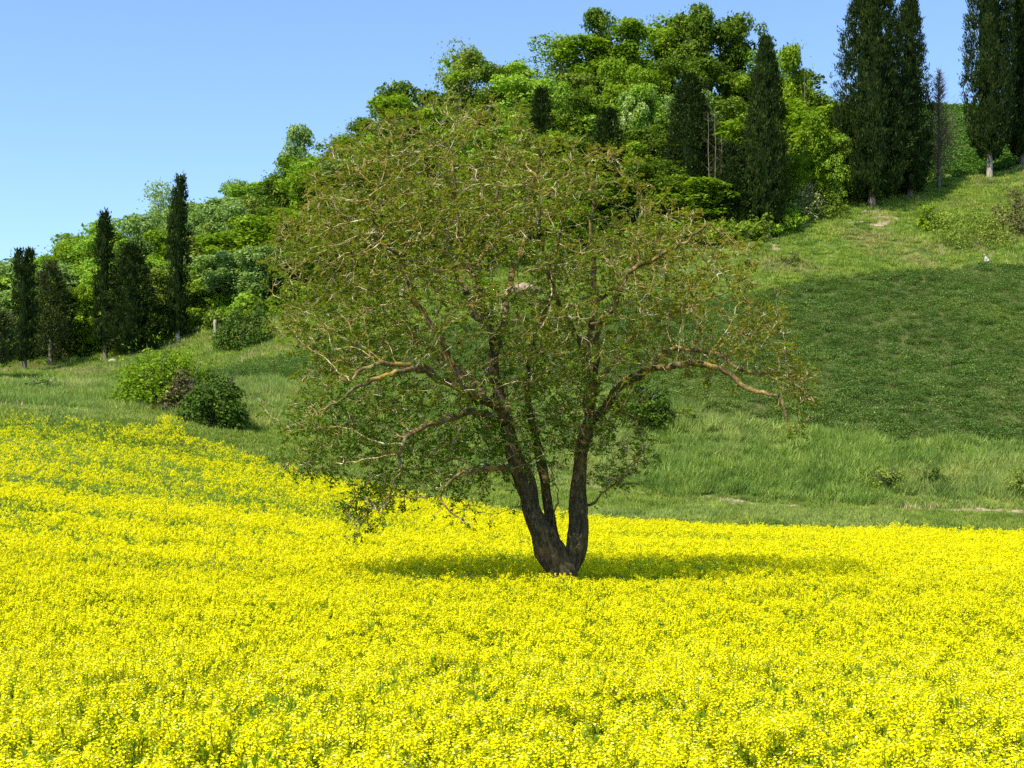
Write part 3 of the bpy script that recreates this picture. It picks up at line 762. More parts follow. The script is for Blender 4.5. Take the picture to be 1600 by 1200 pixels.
# bare dead conifer
def dead_tree(u, vb, vt, wpx, label, n=520):
    x, y = hit(u, vb, 100); g = gz(x, y); H = (HY - vt) / F * y - g; s = y / F; rs = np.random.RandomState(int(u))
    t = thing("dead_tree", label, 'tree', (x, y, g))
    mb = MB(); tube(mb, [(0, 0, -.3), (.05, 0, H * .3), (-.03, 0, H * .65), (.05, 0, H)], [.2, .15, .09, .02], 7, .3); link("trunk", mb.mesh("trunk", M['trunk']), t)
    mb = MB()
    for k in range(n):
        f = rs.uniform(.08, .97); a = rs.uniform(0, 6.28); L = wpx * s * .78 * np.interp(f, [0, .25, .6, 1], [.6, 1, .6, .12]) * rs.uniform(.5, 1.1)
        b = np.array([0, 0, f * H]); d = np.array([math.cos(a), math.sin(a), rs.uniform(.5, 1.3)])
        e = b + d * L * .75; m_ = (b + e) / 2 + rs.normal(0, .06, 3)
        tube(mb, [b, m_, e], [.026, .018, .010], 3, .5)
        for j in range(3):
            q = b + (e - b) * rs.uniform(.3, 1); tube(mb, [q, q + (d + rs.normal(0, .5, 3)) * L * .35], [.013, .008], 3, .6)
    link("branches", mb.mesh("branches", M['dead']), t, kind='stuff')
dead_tree(1467, 296, 108, 54, "bare dead conifer with brown twigs between the right cypresses")

# pale bare trunks beside the dark conifer in the wood
for (u, vt, vb, w, lb) in ((1106, 175, 330, .06, "thin pale bare trunk, left one of the pair beside the dark conifer"), (1119, 168, 330, .075, "taller pale bare trunk, right one of the pair beside the dark conifer"),
                        (1128, 210, 330, .035, "thin grey sapling right of the two pale bare trunks"), (1256, 110, 240, .10, "bare greyish trunk under the tree leaning over the wood's right end")):
    y = 128.5 if u < 1200 else 147; x = (u - 800) / F * y; g = gz(x, y); H = (HY - vt) / F * y - g; rs = np.random.RandomState(u)
    t = thing("bare_tree", lb, 'tree', (x, y, g), None)
    mb = MB(); j = np.cumsum(rs.normal(0, .05, (8, 2)), 0); P = np.stack([j[:, 0], j[:, 1], np.linspace(-.2, H, 8)], 1)
    tube(mb, P, np.linspace(w, .02, 8), 6, .4); link("trunk", mb.mesh("trunk", M['trunk']), t)
    mb = MB()
    for k in range(26):
        f = rs.uniform(.3, .98); b = np.array([np.interp(f * H, P[:, 2], P[:, 0]), np.interp(f * H, P[:, 2], P[:, 1]), f * H]); a = rs.uniform(0, 6.28)
        tube(mb, [b, b + np.array([math.cos(a), math.sin(a), .8]) * rs.uniform(.3, .9)], [.018, .006], 3, .5)
    link("branches", mb.mesh("branches", M['trunk']), t, kind='stuff')

# ------------------------------------------------------------------ bushes
def bush(name, label, u, vb, wpx, hpx, mat, seed, ls=.2, n=34, per=95, y=None, twig=True, cat='bush'):
    if y is None: x, y = hit(u, vb, 72)
    else: x = (u - 800) / F * y
    s = y / F; w = wpx * s / 2 * 1.16; h = hpx * s * 1.12; rs = np.random.RandomState(seed)
    t = thing(name, label, cat, (x, y, gz(x, y)))
    mb = MB(); cs = []; rr = []
    for i in range(n):
        a = rs.uniform(0, 6.28); k = math.sqrt(rs.uniform(0, 1)); f = rs.uniform(.05, 1) * math.sqrt(max(0.05, 1 - (k * .92) ** 2))
        r = rs.uniform(.14, .27) * min(w * 1.3, h)
        cx_, cy_ = math.cos(a) * (w - r * .7) * k, math.sin(a) * (w * .8 - r * .7) * k
        cs.append(np.array([cx_, cy_, max(r * .4, f * (h - r * .6)) + gz(x + cx_, y + cy_) - gz(x, y)])); rr.append(r)
    rr = np.array(rr)
    sc = per / max(1e-3, float(np.mean(rr ** 2)))
    puffs(mb, cs, rr, sc, ls, rs)
    m_ = 140; d = unit(rs.normal(0, 1, (m_, 3)) + [0, 0, .5]); d[:, 2] = np.abs(d[:, 2])
    leaves(mb, d * [w, w * .8, h] * rs.uniform(.9, 1.1, m_)[:, None], d + rs.normal(0, .4, (m_, 3)), rs.normal(0, 1, (m_, 3)), ls, ls * .4, rs.uniform(0, 1, m_))
    link("foliage", mb.mesh("foliage", mat), t)
    if twig:
        mb = MB()
        for k in range(12):
            a = rs.uniform(0, 6.28); e = np.array([math.cos(a) * w * .6, math.sin(a) * w * .5, h * rs.uniform(.5, .95)])
            tube(mb, [(math.cos(a) * .1, math.sin(a) * .1, -.1), e * .5 + [0, 0, .15 * h], e], [.05, .03, .01], 4, .4)
        link("stems", mb.mesh("stems", M['trunk']), t)
    return t
bush("round_bush", "big round bright green bush at the foot of the left slope", 244, 636, 142, 98, W['bright green'], 1, .22, 60, 120)
bush("round_bush", "small bright green lobe of shrubs right behind the big round bush", 296, 608, 50, 50, W['bright green'], 12, .2, 22, 80)
bush("dry_bush", "brown half bare bush between the two big green bushes", 284, 645, 74, 60, M['brown'], 2, .16, 30, 90)
bush("round_bush", "darker green bush nearest the rapeseed at left", 336, 668, 104, 88, W['dark green'], 3, .2, 50, 110)
bush("round_bush", "green bush right of the pale post on the left slope", 383, 545, 88, 64, W['dark green'], 4, .22, 40, 100)
bush("round_bush", "dark rounded bush seen under the right limb of the walnut", 1008, 668, 78, 74, W['dark green'], 5, .2, 40, 100)
bush("small_bush", "small leafy bush right of the dark one under the walnut limb", 1072, 664, 36, 26, W['olive green'], 6, .16, 16, 70)
bush("small_bush", "compact bright bush alone on the light upper slope at right", 1457, 358, 48, 38, W['bright green'], 7, .22, 20, 70)
bush("scrub_patch", "low olive scrub on the upper slope near the right edge", 1525, 385, 120, 62, W['olive green'], 8, .2, 46, 70, twig=False)
bush("scrub_patch", "brownish scrub at the right picture edge on the upper slope", 1588, 372, 76, 76, M['brown'], 9, .2, 34, 70, twig=False)
bush("hawthorn_bush", "cream flowering hawthorn at the foot of the large columnar cypress", 1252, 345, 68, 56, M['white'], 10, .2, 36, 90)
bush("small_bush", "low green shrub between the flowering hawthorn and the rough cypress", 1292, 338, 62, 38, W['deep green'], 11, .2, 26, 80)
bush("small_bush", "small dull green shrub on the right bank, left of its twin", 1382, 765, 66, 34, W['olive green'], 13, .16, 22, 60)
bush("small_bush", "small dark shrub on the right bank, right of its twin", 1458, 763, 44, 28, W['dark green'], 14, .14, 16, 60)
bush("small_bush", "dull green shrub low on the bank at the right picture edge", 1596, 775, 44, 44, W['olive green'], 15, .15, 18, 60)
bush("broom_bush", "grey green broom bush above the pale post on the left slope", 322, 492, 64, 44, W['grey green'], 16, .22, 26, 80)
bush("broom_bush", "grey green broom bush up slope left of the walnut crown", 372, 478, 70, 40, W['grey green'], 17, .22, 28, 80)
bush("dry_bush", "dry brown leafless thicket left of the walnut crown", 375, 458, 60, 54, M['brown'], 18, .2, 26, 80)
bush("small_bush", "low green shrub left of the green bush on the left slope", 300, 520, 50, 26, W['olive green'], 19, .18, 18, 70)
bush("small_bush", "small green shrub on the bank at far left", 70, 612, 60, 22, W['grey green'], 20, .16, 18, 60)
bush("small_bush", "dark low shrub on the light slope right of the walnut crown", 1235, 415, 46, 20, W['olive green'], 21, .16, 14, 50)
bush("small_bush", "dark green shrub above the bare earth patch behind the walnut", 868, 428, 70, 52, W['deep green'], 22, .22, 26, 80)
bush("small_bush", "green shrub left of the bare earth patch behind the walnut", 740, 470, 70, 46, W['bright green'], 23, .22, 24, 80)
bush("small_bush", "green shrub at the wood edge behind the walnut's right half", 1010, 415, 80, 46, W['bright green'], 24, .22, 26, 80)
bush("small_bush", "low green plants at the trunk foot of the large columnar cypress", 1165, 380, 50, 22, W['bright green'], 25, .18, 16, 60)

# undergrowth that fills the floor of the wood
def under(x, y, u, rs): return (u < 1320) & (y > wood_lo(u)) & (y < np.interp(u, [-700, 1250, 1330], [172, 172, 158]))
def bushlet(seed, mat):
    rs = np.random.RandomState(seed); mb = MB()
    cs = [np.array([rs.uniform(-.7, .7), rs.uniform(-.7, .7), rs.uniform(.3, 1.1)]) for _ in range(9)]
    puffs(mb, cs, rs.uniform(.4, .7, 9), 130, .26, rs); return mb.mesh("bushlet", mat)
region("undergrowth", 124, 172, .7, under, [bushlet(300 + k, W[c]) for k, c in enumerate(['deep green', 'bright green', 'olive green', 'deep green', 'yellow green'])], 27, .7, 1.5,
       label='mixed green undergrowth filling the floor of the wood', cat='undergrowth')

# ------------------------------------------------------------------ small things on the slopes
x, y = hit(336, 526, 100); t = thing("wooden_post", "short pale broken post standing on the left slope by a bush", 'post', (x, y, gz(x, y)))
mb = MB(); tube(mb, [(0, 0, -.2), (.02, 0, .6), (-.02, 0, 1.2), (.03, 0, 1.52), (.03, 0, 1.55)], [.17, .15, .14, .13, .02], 9, .4, rough=.25, seed=4)
link("shaft", mb.mesh("shaft", M['stone']), t)
def rock(name, label, u, v, w, h, mat, cat, seed):
    x, y = hit(u, v, 90); rs = np.random.RandomState(seed); s = y / F
    mb = MB(); n, m_ = 7, 12; V = []
    for i in range(n):
        ph = math.pi * i / (n - 1)
        for j in range(m_):
            th = 2 * math.pi * j / m_; k = 1 + .35 * (float(noise2(math.cos(th) * 1.7 + i * .6, math.sin(th) * 1.7 + 5, seed)) - .5)
            V.append((math.sin(ph) * math.cos(th) * w * s / 2 * k, math.sin(ph) * math.sin(th) * w * s / 3 * k, h * s * .5 * math.cos(ph) * k + h * s * .3))
    Q = [(i * m_ + j, i * m_ + (j + 1) % m_, (i + 1) * m_ + (j + 1) % m_, (i + 1) * m_ + j) for i in range(n - 1) for j in range(m_)]
    mb.add(V, Q); o = link(name, mb.mesh(name, mat)); o.location = (x, y, gz(x, y)); o['label'] = label; o['category'] = cat
rock("pale_stone", "small pale stone at the foot of the slim left cypress", 176, 567, 14, 8, M['stone'], 'stone', 3)
rock("pale_stone", "pale stone lying in the shade under the huge rough cypress", 1352, 332, 6, 5, M['stone'], 'stone', 4)
rock("earth_mound", "bare pinkish earth mound at the wood edge behind the walnut", 820, 462, 58, 24, M['soil'], 'earth mound', 5)
x, y = hit(1338, 352, 100); t = thing("fallen_log", "pale fallen log lying on the slope below the huge rough cypress", 'log', (x, y, gz(x, y)))
mb = MB(); P = [(a_, b_, gz(x + a_, y + b_) - gz(x, y) + .15) for a_, b_ in ((-.9, -.5), (0, 0), (1.1, .6), (2.0, 1.4))]
tube(mb, P, [.11, .13, .12, .07], 8, .4, rough=.2, seed=2); link("wood", mb.mesh("wood", M['stone']), t)
def soil_patch(u, v, w, h, seed, name="bare_earth"):
    x, y = hit(u, v, 100); s = y / F; rows = []
    for i in range(7):
        r_ = (i + .02) / 6; row = []
        for j in range(25):
            a = 2 * math.pi * j / 24; k = 1 + .5 * (float(noise2(math.cos(a) * 2 + 3, math.sin(a) * 2 + seed, seed)) - .5)
            row.append((x + math.cos(a) * w * s / 2 * r_ * k, y + math.sin(a) * h * r_ * k))
        rows.append(row)
    drape(name, rows, M['soil'], kind='structure')
soil_patch(1372, 340, 74, 1.6, 1); soil_patch(1190, 388, 60, 1.0, 2); soil_patch(1330, 362, 30, .7, 3); soil_patch(1140, 398, 60, .9, 4)

# dog sitting at the crop's upper edge
x, y = hit(1541, 415, 100)
t = thing("sitting_dog", "tiny white and dark dog sitting at the top edge of the dark crop", 'dog', (x, y, gz(x, y) + .22), rz=R(200), sc=(.8, .8, .8))
def skin(name, pts, edges, rad, mat, parent):
    me = bpy.data.meshes.new(name); me.from_pydata(pts, edges, []); o = link(name, me, parent); me.materials.append(mat)
    md = o.modifiers.new("skin", 'SKIN'); 
    for i, r_ in enumerate(rad): me.skin_vertices[0].data[i].radius = (r_, r_)
    me.skin_vertices[0].data[0].use_root = True
    o.modifiers.new("sub", 'SUBSURF').levels = 1
    return o
wh = plain("white_fur", (.42, .38, .30), (.6, .56, .48), 5); bk = plain("dark_fur", (.02, .015, .012), (.06, .04, .03), 5)
me = bpy.data.meshes.new("b")
P = [(-.22, 0, .16), (-.12, 0, .34), (.04, 0, .58), (.12, 0, .74), (.20, 0, .84), (.34, 0, .80), (.10, .10, .45), (.14, .11, .22), (.16, .11, .02), (.10, -.10, .45), (.14, -.11, .22), (.16, -.11, .02),
     (-.14, .16, .20), (.05, .18, .16), (-.06, .17, .03), (-.14, -.16, .20), (.05, -.18, .16), (-.06, -.17, .03), (-.38, .02, .06), (-.52, .08, .04)]
E_ = [(0, 1), (1, 2), (2, 3), (3, 4), (4, 5), (2, 6), (6, 7), (7, 8), (2, 9), (9, 10), (10, 11), (0, 12), (12, 13), (13, 14), (0, 15), (15, 16), (16, 17), (0, 18), (18, 19)]
rd = [.16, .17, .15, .09, .10, .045, .07, .05, .04, .07, .05, .04, .11, .07, .04, .11, .07, .04, .035, .02]
def prep(name, P, E_, rd, mat, parent):
    me = bpy.data.meshes.new(name); me.from_pydata(P, E_, []); o = link(name, me, parent)
    md = o.modifiers.new("skin", 'SKIN')
    if not me.skin_vertices: return o
    for i, r_ in enumerate(rd): me.skin_vertices[0].data[i].radius = (r_, r_)
    me.skin_vertices[0].data[0].use_root = True
    s_ = o.modifiers.new("sub", 'SUBSURF'); s_.levels = 1; s_.render_levels = 1; me.materials.append(mat)
    return o
prep("body", P, E_, rd, wh, t)
for s_ in (1, -1):
    mb = MB(); tube(mb, [(.17, .07 * s_, .92), (.15, .11 * s_, .84), (.16, .12 * s_, .74)], [.03, .045, .02], 6, .5); link("ear", mb.mesh("ear", bk), t)
mb = MB(); tube(mb, [(-.14, 0, .42), (-.06, 0, .56), (.02, 0, .68), (.06, 0, .76)], [.12, .15, .12, .08], 8, .5); link("dark_saddle", mb.mesh("dark_saddle", bk), t)

# ------------------------------------------------------------------ the walnut tree
D0 = 35.0
def wp(px, py, dy=0.0):
    d = D0 + dy
    return np.array([(px - 800) / F * d, dy, (HY - py) / F * d])
PXM = D0 / F
SEED = {   # name: list of (px, py, radius px, depth offset m)
 'trunk': [(880, 975, 27, 0), (880, 920, 25, 0), (879, 898, 23, 0), (874, 882, 22, 0), (866, 866, 21.5, -.05), (857, 850, 20.5, -.1), (845, 827, 17.5, -.15), (833, 803, 15.5, -.2), (820, 757, 14.5, -.3), (803, 710, 12.7, -.35), (791, 663, 11, -.4)],
 'a_up': [(791, 663, 11, -.4), (783, 630, 9.5, -.4), (774, 600, 8.5, -.3), (769, 570, 8, -.3), (771, 540, 7, -.3), (765, 505, 7, -.35), (752, 470, 6.5, -.4), (746, 443, 6.5, -.5), (735, 425, 5, -.6), (722, 400, 4.5, -.7), (716, 350, 4, -.7), (708, 300, 3.4, -.6), (702, 255, 3, -.5), (690, 215, 2.4, -.4)],
 'a_right': [(746, 443, 5, -.5), (752, 415, 4, -.3), (770, 370, 3.6, 0), (775, 320, 3, .2), (785, 260, 2.6, .4), (780, 210, 2, .4)],
 'a_mid': [(769, 560, 7, -.3), (780, 525, 6, 0), (787, 480, 5.4, .3), (790, 450, 5, .6), (803, 410, 4.4, .9), (813, 375, 4, 1.1), (820, 320, 3.4, 1.3), (838, 270, 2.8, 1.4), (850, 220, 2, 1.4)],
 'a_lean': [(785, 640, 7.5, -.4), (762, 628, 6.5, -.9), (732, 612, 6, -1.4), (705, 600, 5.6, -1.8), (685, 588, 5.2, -2.1), (668, 576, 4.8, -2.3), (645, 567, 4.4, -2.6), (613, 563, 4, -2.9), (585, 568, 3.5, -3.2), (560, 580, 3, -3.4), (540, 600, 2.4, -3.5)],
 'a_lit': [(672, 582, 4.5, -2.3), (640, 583, 4.2, -2.8), (613, 588, 3.9, -3.1), (585, 600, 3.4, -3.3), (555, 612, 2.9, -3.5), (530, 628, 2.3, -3.6), (505, 640, 1.8, -3.7)],
 'a_leanup': [(720, 606, 5.5, -1.5), (703, 560, 5, -1.4), (688, 520, 4.8, -1.5), (668, 494, 4.5, -1.6), (651, 464, 4.2, -1.8), (640, 432, 4, -1.9), (625, 405, 3.4, -2.0), (603, 388, 2.8, -2.2), (590, 350, 2.4, -2.2), (575, 300, 2, -2.2)],
 'a_back': [(760, 500, 6, -.3), (735, 485, 5, .6), (722, 455, 4.5, 1.2), (708, 432, 4, 1.7), (700, 395, 3.4, 2.0), (690, 340, 3, 2.4), (660, 290, 2.6, 2.8), (640, 240, 2, 2.9)],
 'a_low': [(788, 658, 6.5, -.4), (761, 652, 5.4, -.8), (725, 651, 4.8, -1.2), (703, 659, 4.4, -1.5), (680, 669, 4.1, -1.8), (655, 680, 3.8, -2.1), (632, 692, 3.5, -2.3), (624, 712, 3.2, -2.4), (627, 740, 2.6, -2.5), (612, 765, 2, -2.6), (597, 795, 1.5, -2.7)],
 'a_low2': [(806, 738, 6, -.3), (790, 729, 5, -.6), (765, 727, 4.4, -1.0), (745, 733, 4, -1.4), (722, 742, 3.5, -1.7), (700, 756, 2.9, -1.9), (687, 775, 2.4, -2.1), (700, 797, 2, -2.2), (722, 812, 1.5, -2.3)],
 'a_far': [(760, 628, 6, -.8), (735, 590, 5, .5), (690, 555, 4.4, 1.5), (640, 520, 3.8, 2.4), (590, 490, 3.2, 3.0), (540, 470, 2.6, 3.4), (500, 450, 2, 3.6)],
 'm': [(868, 852, 10, .25), (862, 828, 9, .3), (856, 792, 8, .4), (850, 745, 7.6, .5), (842, 705, 6.6, .7), (832, 660, 5.8, .9), (824, 610, 5, 1.2), (826, 560, 4.4, 1.5), (842, 510, 4, 1.8), (862, 460, 3.5, 2.1), (868, 400, 3, 2.4), (880, 340, 2.6, 2.6), (890, 290, 2, 2.7)],
 'b': [(884, 898, 15, .05), (892, 880, 15.5, .1), (898, 862, 15.8, .1), (902, 838, 15.6, .1), (904, 803, 13.6, .15), (905, 757, 10.8, .2), (908, 710, 9.6, .2), (915, 680, 10.2, .2), (922, 658, 10.4, .2)],
 'b_up': [(922, 658, 8, .2), (916, 630, 7, .2), (915, 585, 6.3, .3), (917, 545, 6, .4), (924, 500, 5.6, .5), (930, 465, 5, .6), (927, 426, 4.6, .6), (923, 395, 4.3, .7), (918, 350, 3.7, .8), (925, 300, 3, .9), (915, 250, 2.2, 1.0)],
 'b_two': [(922, 650, 7.5, .2), (926, 610, 6.4, -.2), (931, 573, 5.8, -.5), (936, 535, 5.4, -.7), (942, 505, 5.2, -.9), (958, 482, 4.8, -1.1), (972, 450, 4.5, -1.3), (986, 428, 4.2, -1.5), (1015, 411, 3.9, -1.8), (1045, 394, 3.4, -2.1), (1078, 372, 2.8, -2.3), (1108, 345, 2.1, -2.5)],
 'b_fork': [(932, 478, 4.6, .6), (946, 458, 4.4, .4), (965, 436, 4.1, .2), (990, 405, 3.7, 0), (1000, 360, 3.1, -.1), (1010, 310, 2.3, -.2)],
 'b_right': [(925, 656, 8.5, .2), (940, 642, 7.6, 0), (958, 614, 7.1, -.2), (984, 584, 6.8, -.5), (1003, 572, 6.3, -.7), (1017, 561, 6, -.9), (1045, 560, 5.2, -1.3), (1077, 556, 5, -1.7), (1102, 562, 4.7, -2.0), (1121, 571, 4.4, -2.2), (1145, 590, 4, -2.4), (1168, 606, 3.7, -2.6), (1199, 612, 3.2, -2.8), (1222, 640, 2.5, -3.0), (1230, 668, 1.8, -3.0)],
 'b_right2': [(975, 600, 5.5, -.4), (995, 590, 4.8, -.2), (1018, 572, 4.2, 0), (1060, 545, 4, 0.2), (1100, 548, 4, 0), (1125, 553, 3.9, -.2), (1155, 573, 3.6, -.4), (1185, 578, 3.2, -.5), (1212, 578, 2.9, -.6), (1245, 600, 2.4, -.8), (1275, 632, 1.6, -1.0)],
 'b_back': [(918, 640, 6.5, .3), (935, 600, 5.5, 1.2), (965, 560, 4.8, 2.0), (1000, 520, 4.2, 2.7), (1045, 490, 3.6, 3.2), (1095, 470, 3, 3.4), (1140, 455, 2.3, 3.5)],
 'b_left': [(915, 560, 5, .4), (900, 520, 4.2, -.4), (880, 480, 3.7, -1.1), (862, 440, 3.3, -1.7), (848, 390, 2.9, -2.1), (838, 330, 2.4, -2.4), (845, 280, 1.9, -2.5)],
 'b_low': [(918, 788, 3.2, .2), (938, 769, 2.6, -.1), (958, 756, 2.3, -.3), (980, 735, 2, -.5), (1000, 712, 1.4, -.6)],
 'm_low': [(868, 828, 2.4, .3), (868, 800, 2, .1), (875, 775, 1.6, 0), (866, 750, 1.3, -.1)],
}
rs = np.random.RandomState(77)
pos = []; par = []; rad = []; sname = []
def add_node(p, pa, r, nm): pos.append(p); par.append(pa); rad.append(r); sname.append(nm); return len(pos) - 1
chains = {}
for nm, kn in SEED.items():
    P = np.array([wp(a, b, d) for a, b, _, d in kn]); rr = np.array([c * float(np.interp(c, [2, 5], [.62, 1])) for _, _, c, _ in kn]) * PXM
    if nm in ('trunk', 'b', 'm'): step = .10
    else: step = .16
    L = np.concatenate([[0], np.cumsum(np.linalg.norm(np.diff(P, axis=0), axis=1))])
    s = np.arange(0, L[-1], step)
    # smooth (catmull-like) resampling
    def cub(v):
        m_ = np.gradient(v, L); k = np.clip(np.searchsorted(L, s, 'right') - 1, 0, len(L) - 2); h = L[k + 1] - L[k]; t_ = (s - L[k]) / h
        return (2 * t_ ** 3 - 3 * t_ ** 2 + 1) * v[k] + (t_ ** 3 - 2 * t_ ** 2 + t_) * h * m_[k] + (-2 * t_ ** 3 + 3 * t_ ** 2) * v[k + 1] + (t_ ** 3 - t_ ** 2) * h * m_[k + 1]
    Q = np.stack([cub(P[:, i]) for i in range(3)], 1); qr = np.interp(s, L, rr)
    amp = .055 if nm not in ('trunk', 'b', 'm') else .008
    wob = np.cumsum(rs.normal(0, 1, (len(Q), 3)), 0); wob -= np.linspace(0, 1, len(Q))[:, None] * wob[-1]
    Q = Q + wob * amp * .35 + rs.normal(0, amp * .3, Q.shape)
    pa = -1
    if pos and nm != 'trunk':
        A = np.array(pos); pa = int(np.argmin(np.linalg.norm(A - Q[0], axis=1))); 
    ids = []
    for i in range(len(Q)):
        pa = add_node(Q[i], pa, qr[i], nm); ids.append(pa)
    chains[nm] = ids
NSEED = len(pos)

POLY = np.array([(398, 655), (440, 600), (425, 530), (412, 450), (425, 370), (462, 280), (500, 225), (545, 190), (600, 172), (650, 165), (700, 138), (745, 160), (790, 145), (830, 165), (870, 175), (905, 205), (945, 215), (985, 235), (1020, 262), (1060, 268),
 (1105, 300), (1120, 335), (1165, 345), (1175, 385), (1215, 430), (1240, 500), (1262, 560), (1292, 632), (1268, 645), (1240, 690), (1212, 640), (1170, 612), (1120, 600), (1075, 610), (1040, 600), (1000, 640), (1022, 705), (985, 750), (940, 775), (925, 740),
 (880, 770), (840, 760), (790, 765), (740, 770), (728, 820), (690, 780), (640, 770), (610, 830), (560, 840), (535, 800), (560, 740), (500, 745), (420, 738), (450, 690)], float)
def inside(p):
    x, y = p[:, 0], p[:, 1]; c = np.zeros(len(p), bool); n = len(POLY)
    for i in range(n):
        x1, y1 = POLY[i]; x2, y2 = POLY[(i + 1) % n]
        k = ((y1 > y) != (y2 > y)) & (x < (x2 - x1) * (y - y1) / (y2 - y1 + 1e-9) + x1); c ^= k
    return c
def edge_d(p):
    d = np.full(len(p), 1e9); n = len(POLY)
    for i in range(n):
        a = POLY[i]; b = POLY[(i + 1) % n]; ab = b - a; t_ = np.clip(((p - a) @ ab) / (ab @ ab), 0, 1)
        d = np.minimum(d, np.linalg.norm(p - a - t_[:, None] * ab, axis=1))
    return d
def sample_crown(n):
    out = []
    while len(out) < n:
        p = np.stack([rs.uniform(390, 1295, 4000), rs.uniform(135, 845, 4000)], 1); p = p[inside(p)]
        e = edge_d(p) * PXM - .5 * np.clip(fbm(p[:, 0] / 40, p[:, 1] / 40, 88, 2) - .45, 0, 1) * 4
        p = p[e > 0]; e = e[e > 0]
        hd = 3.9 * np.sqrt(np.clip(1 - (1 - np.clip(e / 5.0, 0, 1)) ** 2, 0, 1)) * np.interp(p[:, 1], [140, 400, 600, 700, 840], [1, 1, .8, .6, .5]) + .25
        dy = rs.uniform(-1, 1, len(p)); dy = np.sign(dy) * np.abs(dy) ** .75
        # fewer in the open lower middle and the airy right arm
        w = np.interp(p[:, 1], [140, 500, 640, 700, 840], [1, 1, 1.3, 2.4, 4.0]) * np.interp(p[:, 0], [400, 1020, 1120, 1300], [1, 1, .8, .8])
        w *= hd / 5.0 * .9 + .15
        k = rs.uniform(0, 1, len(p)) < w
        dd = dy * hd
        cl = fbm(p[:, 0] / 62 + dd * .55, p[:, 1] / 50 - dd * .3, 71, 2)
        k &= cl > np.interp(p[:, 1], [560, 660], [.485, .30]) - .10 * rs.uniform(0, 1, len(p))
        for (a, b), d_ in zip(p[k], dd[k]): out.append(wp(a, b, d_))
    return np.array(out[:n])
ATT = sample_crown(6400)
_core = np.array([p for p, r_ in zip(pos, rad) if r_ > .05])
_dm = np.min(np.stack([np.linalg.norm(ATT - c, axis=1) for c in _core[::2]]), 0)
ATT = ATT[_dm > .62]
near_i = np.zeros(len(ATT), int); near_d = np.full(len(ATT), 1e9); alive = np.ones(len(ATT), bool)
def upd(i0):
    A = np.array(pos[i0:])
    for c in range(0, len(A), 400):
        d = np.linalg.norm(ATT[:, None] - A[None, c:c + 400], axis=2); j = d.argmin(1); dm = d[np.arange(len(ATT)), j]
        k = dm < near_d; near_d[k] = dm[k]; near_i[k] = i0 + c + j[k]
# grow only from the crown part of the skeleton
st = len(chains['trunk']) - 12
upd(0)
STEP = .17
nch = {}
for it in range(70):
    alive &= near_d > .25
    act = alive & (near_d < 3.2)
    if not act.any(): break
    src = near_i[act]; v = unit(ATT[act] - np.array(pos)[src])
    n0 = len(pos)
    acc = {}
    for s_, vv in zip(src, v):
        if s_ in acc: acc[s_] += vv
        else: acc[s_] = vv.copy()
    for s_, d_ in acc.items():
        if pos[s_][2] < wp(0, 800)[2] and sname[s_] in ('trunk', 'b', 'm'): continue
        if nch.get(s_, 0) >= 3: continue
        d_ = unit(d_) + rs.normal(0, .30, 3)
        p0 = par[s_]
        if p0 >= 0 and s_ >= NSEED: d_ = d_ + unit(pos[s_] - pos[p0]) * .55
        d_ = unit(d_); nch[s_] = nch.get(s_, 0) + 1
        add_node(pos[s_] + d_ * STEP, s_, 0.0, 'g')
    if len(pos) == n0: break
    upd(n0)
pos = np.array(pos); par = np.array(par); rad = np.array(rad); N = len(pos)
kids = [[] for _ in range(N)]
for i in range(N):
    if par[i] >= 0: kids[par[i]].append(i)
acc = np.zeros(N)
for i in range(N - 1, -1, -1):
    if i >= NSEED:
        a = max(acc[i], .0072 ** 2.75); acc[i] = a; rad[i] = a ** (1 / 2.75)
        acc[par[i]] += a
rad[NSEED:] = np.minimum(rad[NSEED:], .055)
print("walnut nodes", N, "seed", NSEED)
bx, by = float(wp(880, 960)[0]), 35.0
bz = gz(bx, by)
walnut = thing("walnut_tree", "gnarled walnut tree with forked trunk alone in the yellow rapeseed", 'tree', (bx, by, bz))
OFF = np.array([bx, 0, bz])
def tintr(r): return np.interp(r, [.012, .03, .09, .2], [1.0, .62, .3, 0.0])
for nm, ids in chains.items():
    mb = MB(); ids2 = list(ids)
    P = pos[ids2]; r_ = rad[ids2].copy()
    if par[ids2[0]] >= 0 and nm != 'b': P = np.concatenate([pos[par[ids2[0]]][None], P]); r_ = np.concatenate([[r_[0]], r_])
    big = nm in ('trunk', 'b', 'm')
    tube(mb, P - OFF, r_, 30 if big else 12, np.minimum(tintr(r_), .34) if not big else tintr(r_) * .4, rough=.42 if big else .26, seed=len(P))
    link("trunk" if nm == 'trunk' else ("stem" if nm in ('b', 'm') else "limb"), mb.mesh("limb", M['bark'], True), walnut)
# knots on the trunk
def knot(px, py, dy, r):
    c = wp(px, py, dy) - OFF; mb = MB(); n = 12; d = np.array([0, -1, .05])
    a = np.arange(n) * 2 * math.pi / n
    rings = []
    for k, (rr_, o_) in enumerate(((1.5, .05), (1.25, -.03), (.95, -.045), (.7, .0), (.4, .08), (.02, .1))):
        rings.append(c + np.stack([np.cos(a) * r * rr_ * .75, np.full(n, o_), np.sin(a) * r * rr_], 1))
    V = np.concatenate(rings); Q = [(k * n + j, k * n + (j + 1) % n, (k + 1) * n + (j + 1) % n, (k + 1) * n + j) for k in range(5) for j in range(n)]
    mb.add(V, Q, .0); link("knot", mb.mesh("knot", M['bark'], True), walnut)
knot(813, 750, -.3 - .20, .075); knot(907, 763, .2 - .15, .07); knot(912, 800, .15 - .17, .06)
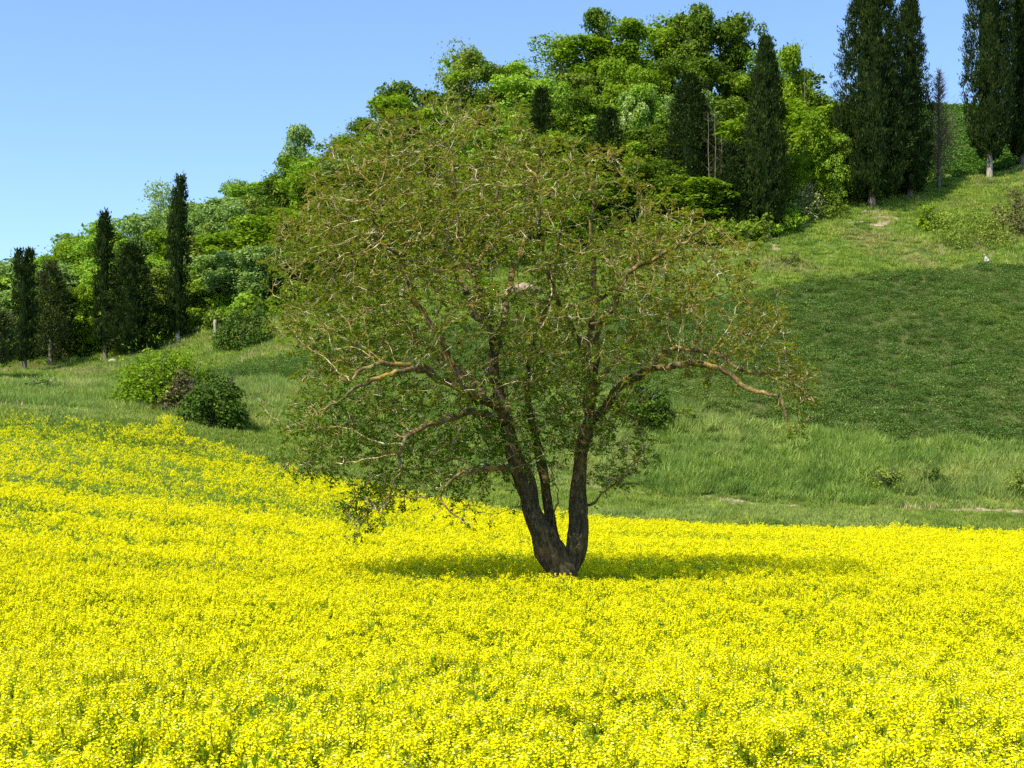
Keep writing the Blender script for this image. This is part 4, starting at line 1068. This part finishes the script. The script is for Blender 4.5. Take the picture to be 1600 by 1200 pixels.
# branches grown from the limbs
mb = MB(); main = {}
used = set()
for i in range(NSEED, N):
    if i in used: continue
    ch = [par[i], i]; used.add(i); c = i
    while True:
        k = [q for q in kids[c] if q not in used]
        if not k: break
        c = max(k, key=lambda q: rad[q]); used.add(c); ch.append(c)
    ch = [q for q in ch]
    P = pos[ch] - OFF; r_ = rad[ch].copy(); r_[0] = min(r_[0], r_[1] * 1.15)
    tube(mb, P, r_, 5, tintr(r_))
link("branches", mb.mesh("branches", M['bark'], True), walnut, kind='stuff')
# short crooked twigs
mb = MB(); lc = []; ld = []
thin = [i for i in range(N) if (i >= NSEED and rad[i] < .024) or (i < NSEED and rad[i] < .062 and rs.rand() < .6)]
cen = wp(850, 480)
for i in thin:
    endn = not kids[i]
    for k in range(3 if endn else (1 if rs.rand() < .55 else 0)):
        p = pos[i].copy(); d = unit(pos[i] - pos[par[i]]) + rs.normal(0, .7, 3) + unit(p - cen) * .3 + [0, 0, .15]
        P = [p.copy()]; L = rs.uniform(.16, .42) / 4
        for j in range(4):
            d = unit(d + rs.normal(0, .36, 3)); p = p + d * L; P.append(p.copy())
            if rs.rand() < (.20, .35, .50, .92)[j]: lc.append(p.copy()); ld.append(d + rs.normal(0, .6, 3))
        tube(mb, np.array(P) - OFF, [.0102, .0098, .009, .007, .005], 3, 1.0 if rs.rand() < .7 else .5)
link("twigs", mb.mesh("twigs", M['bark']), walnut, kind='stuff')
# compound leaves
lc = np.array(lc); ld = unit(np.array(ld))
print("compound leaves", len(lc))
mb = MB()
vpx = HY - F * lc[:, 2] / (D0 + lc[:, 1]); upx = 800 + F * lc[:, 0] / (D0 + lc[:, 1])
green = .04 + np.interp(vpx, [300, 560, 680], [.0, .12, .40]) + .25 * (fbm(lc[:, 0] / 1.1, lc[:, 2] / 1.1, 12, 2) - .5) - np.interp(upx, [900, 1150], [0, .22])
for k in range(6):
    s_ = (k // 2 + 1) / 3.0
    sd_ = 1 if k % 2 else -1
    dd = ld + [0, 0, -.25]; dd = unit(dd); side = unit(np.cross(dd, [0.1, .05, 1.0]))
    base = lc - OFF + dd * (s_ * .13)
    ldir = dd * .6 + side * sd_ * .8 + rs.normal(0, .35, lc.shape)
    n_ = rs.normal(0, .6, lc.shape) + [0, 0, 1]
    L = rs.uniform(.06, .12, len(lc))
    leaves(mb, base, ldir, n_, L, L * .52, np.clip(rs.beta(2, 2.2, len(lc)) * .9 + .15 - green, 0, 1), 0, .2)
link("leaves", mb.mesh("leaves", M['walnut']), walnut, kind='stuff')
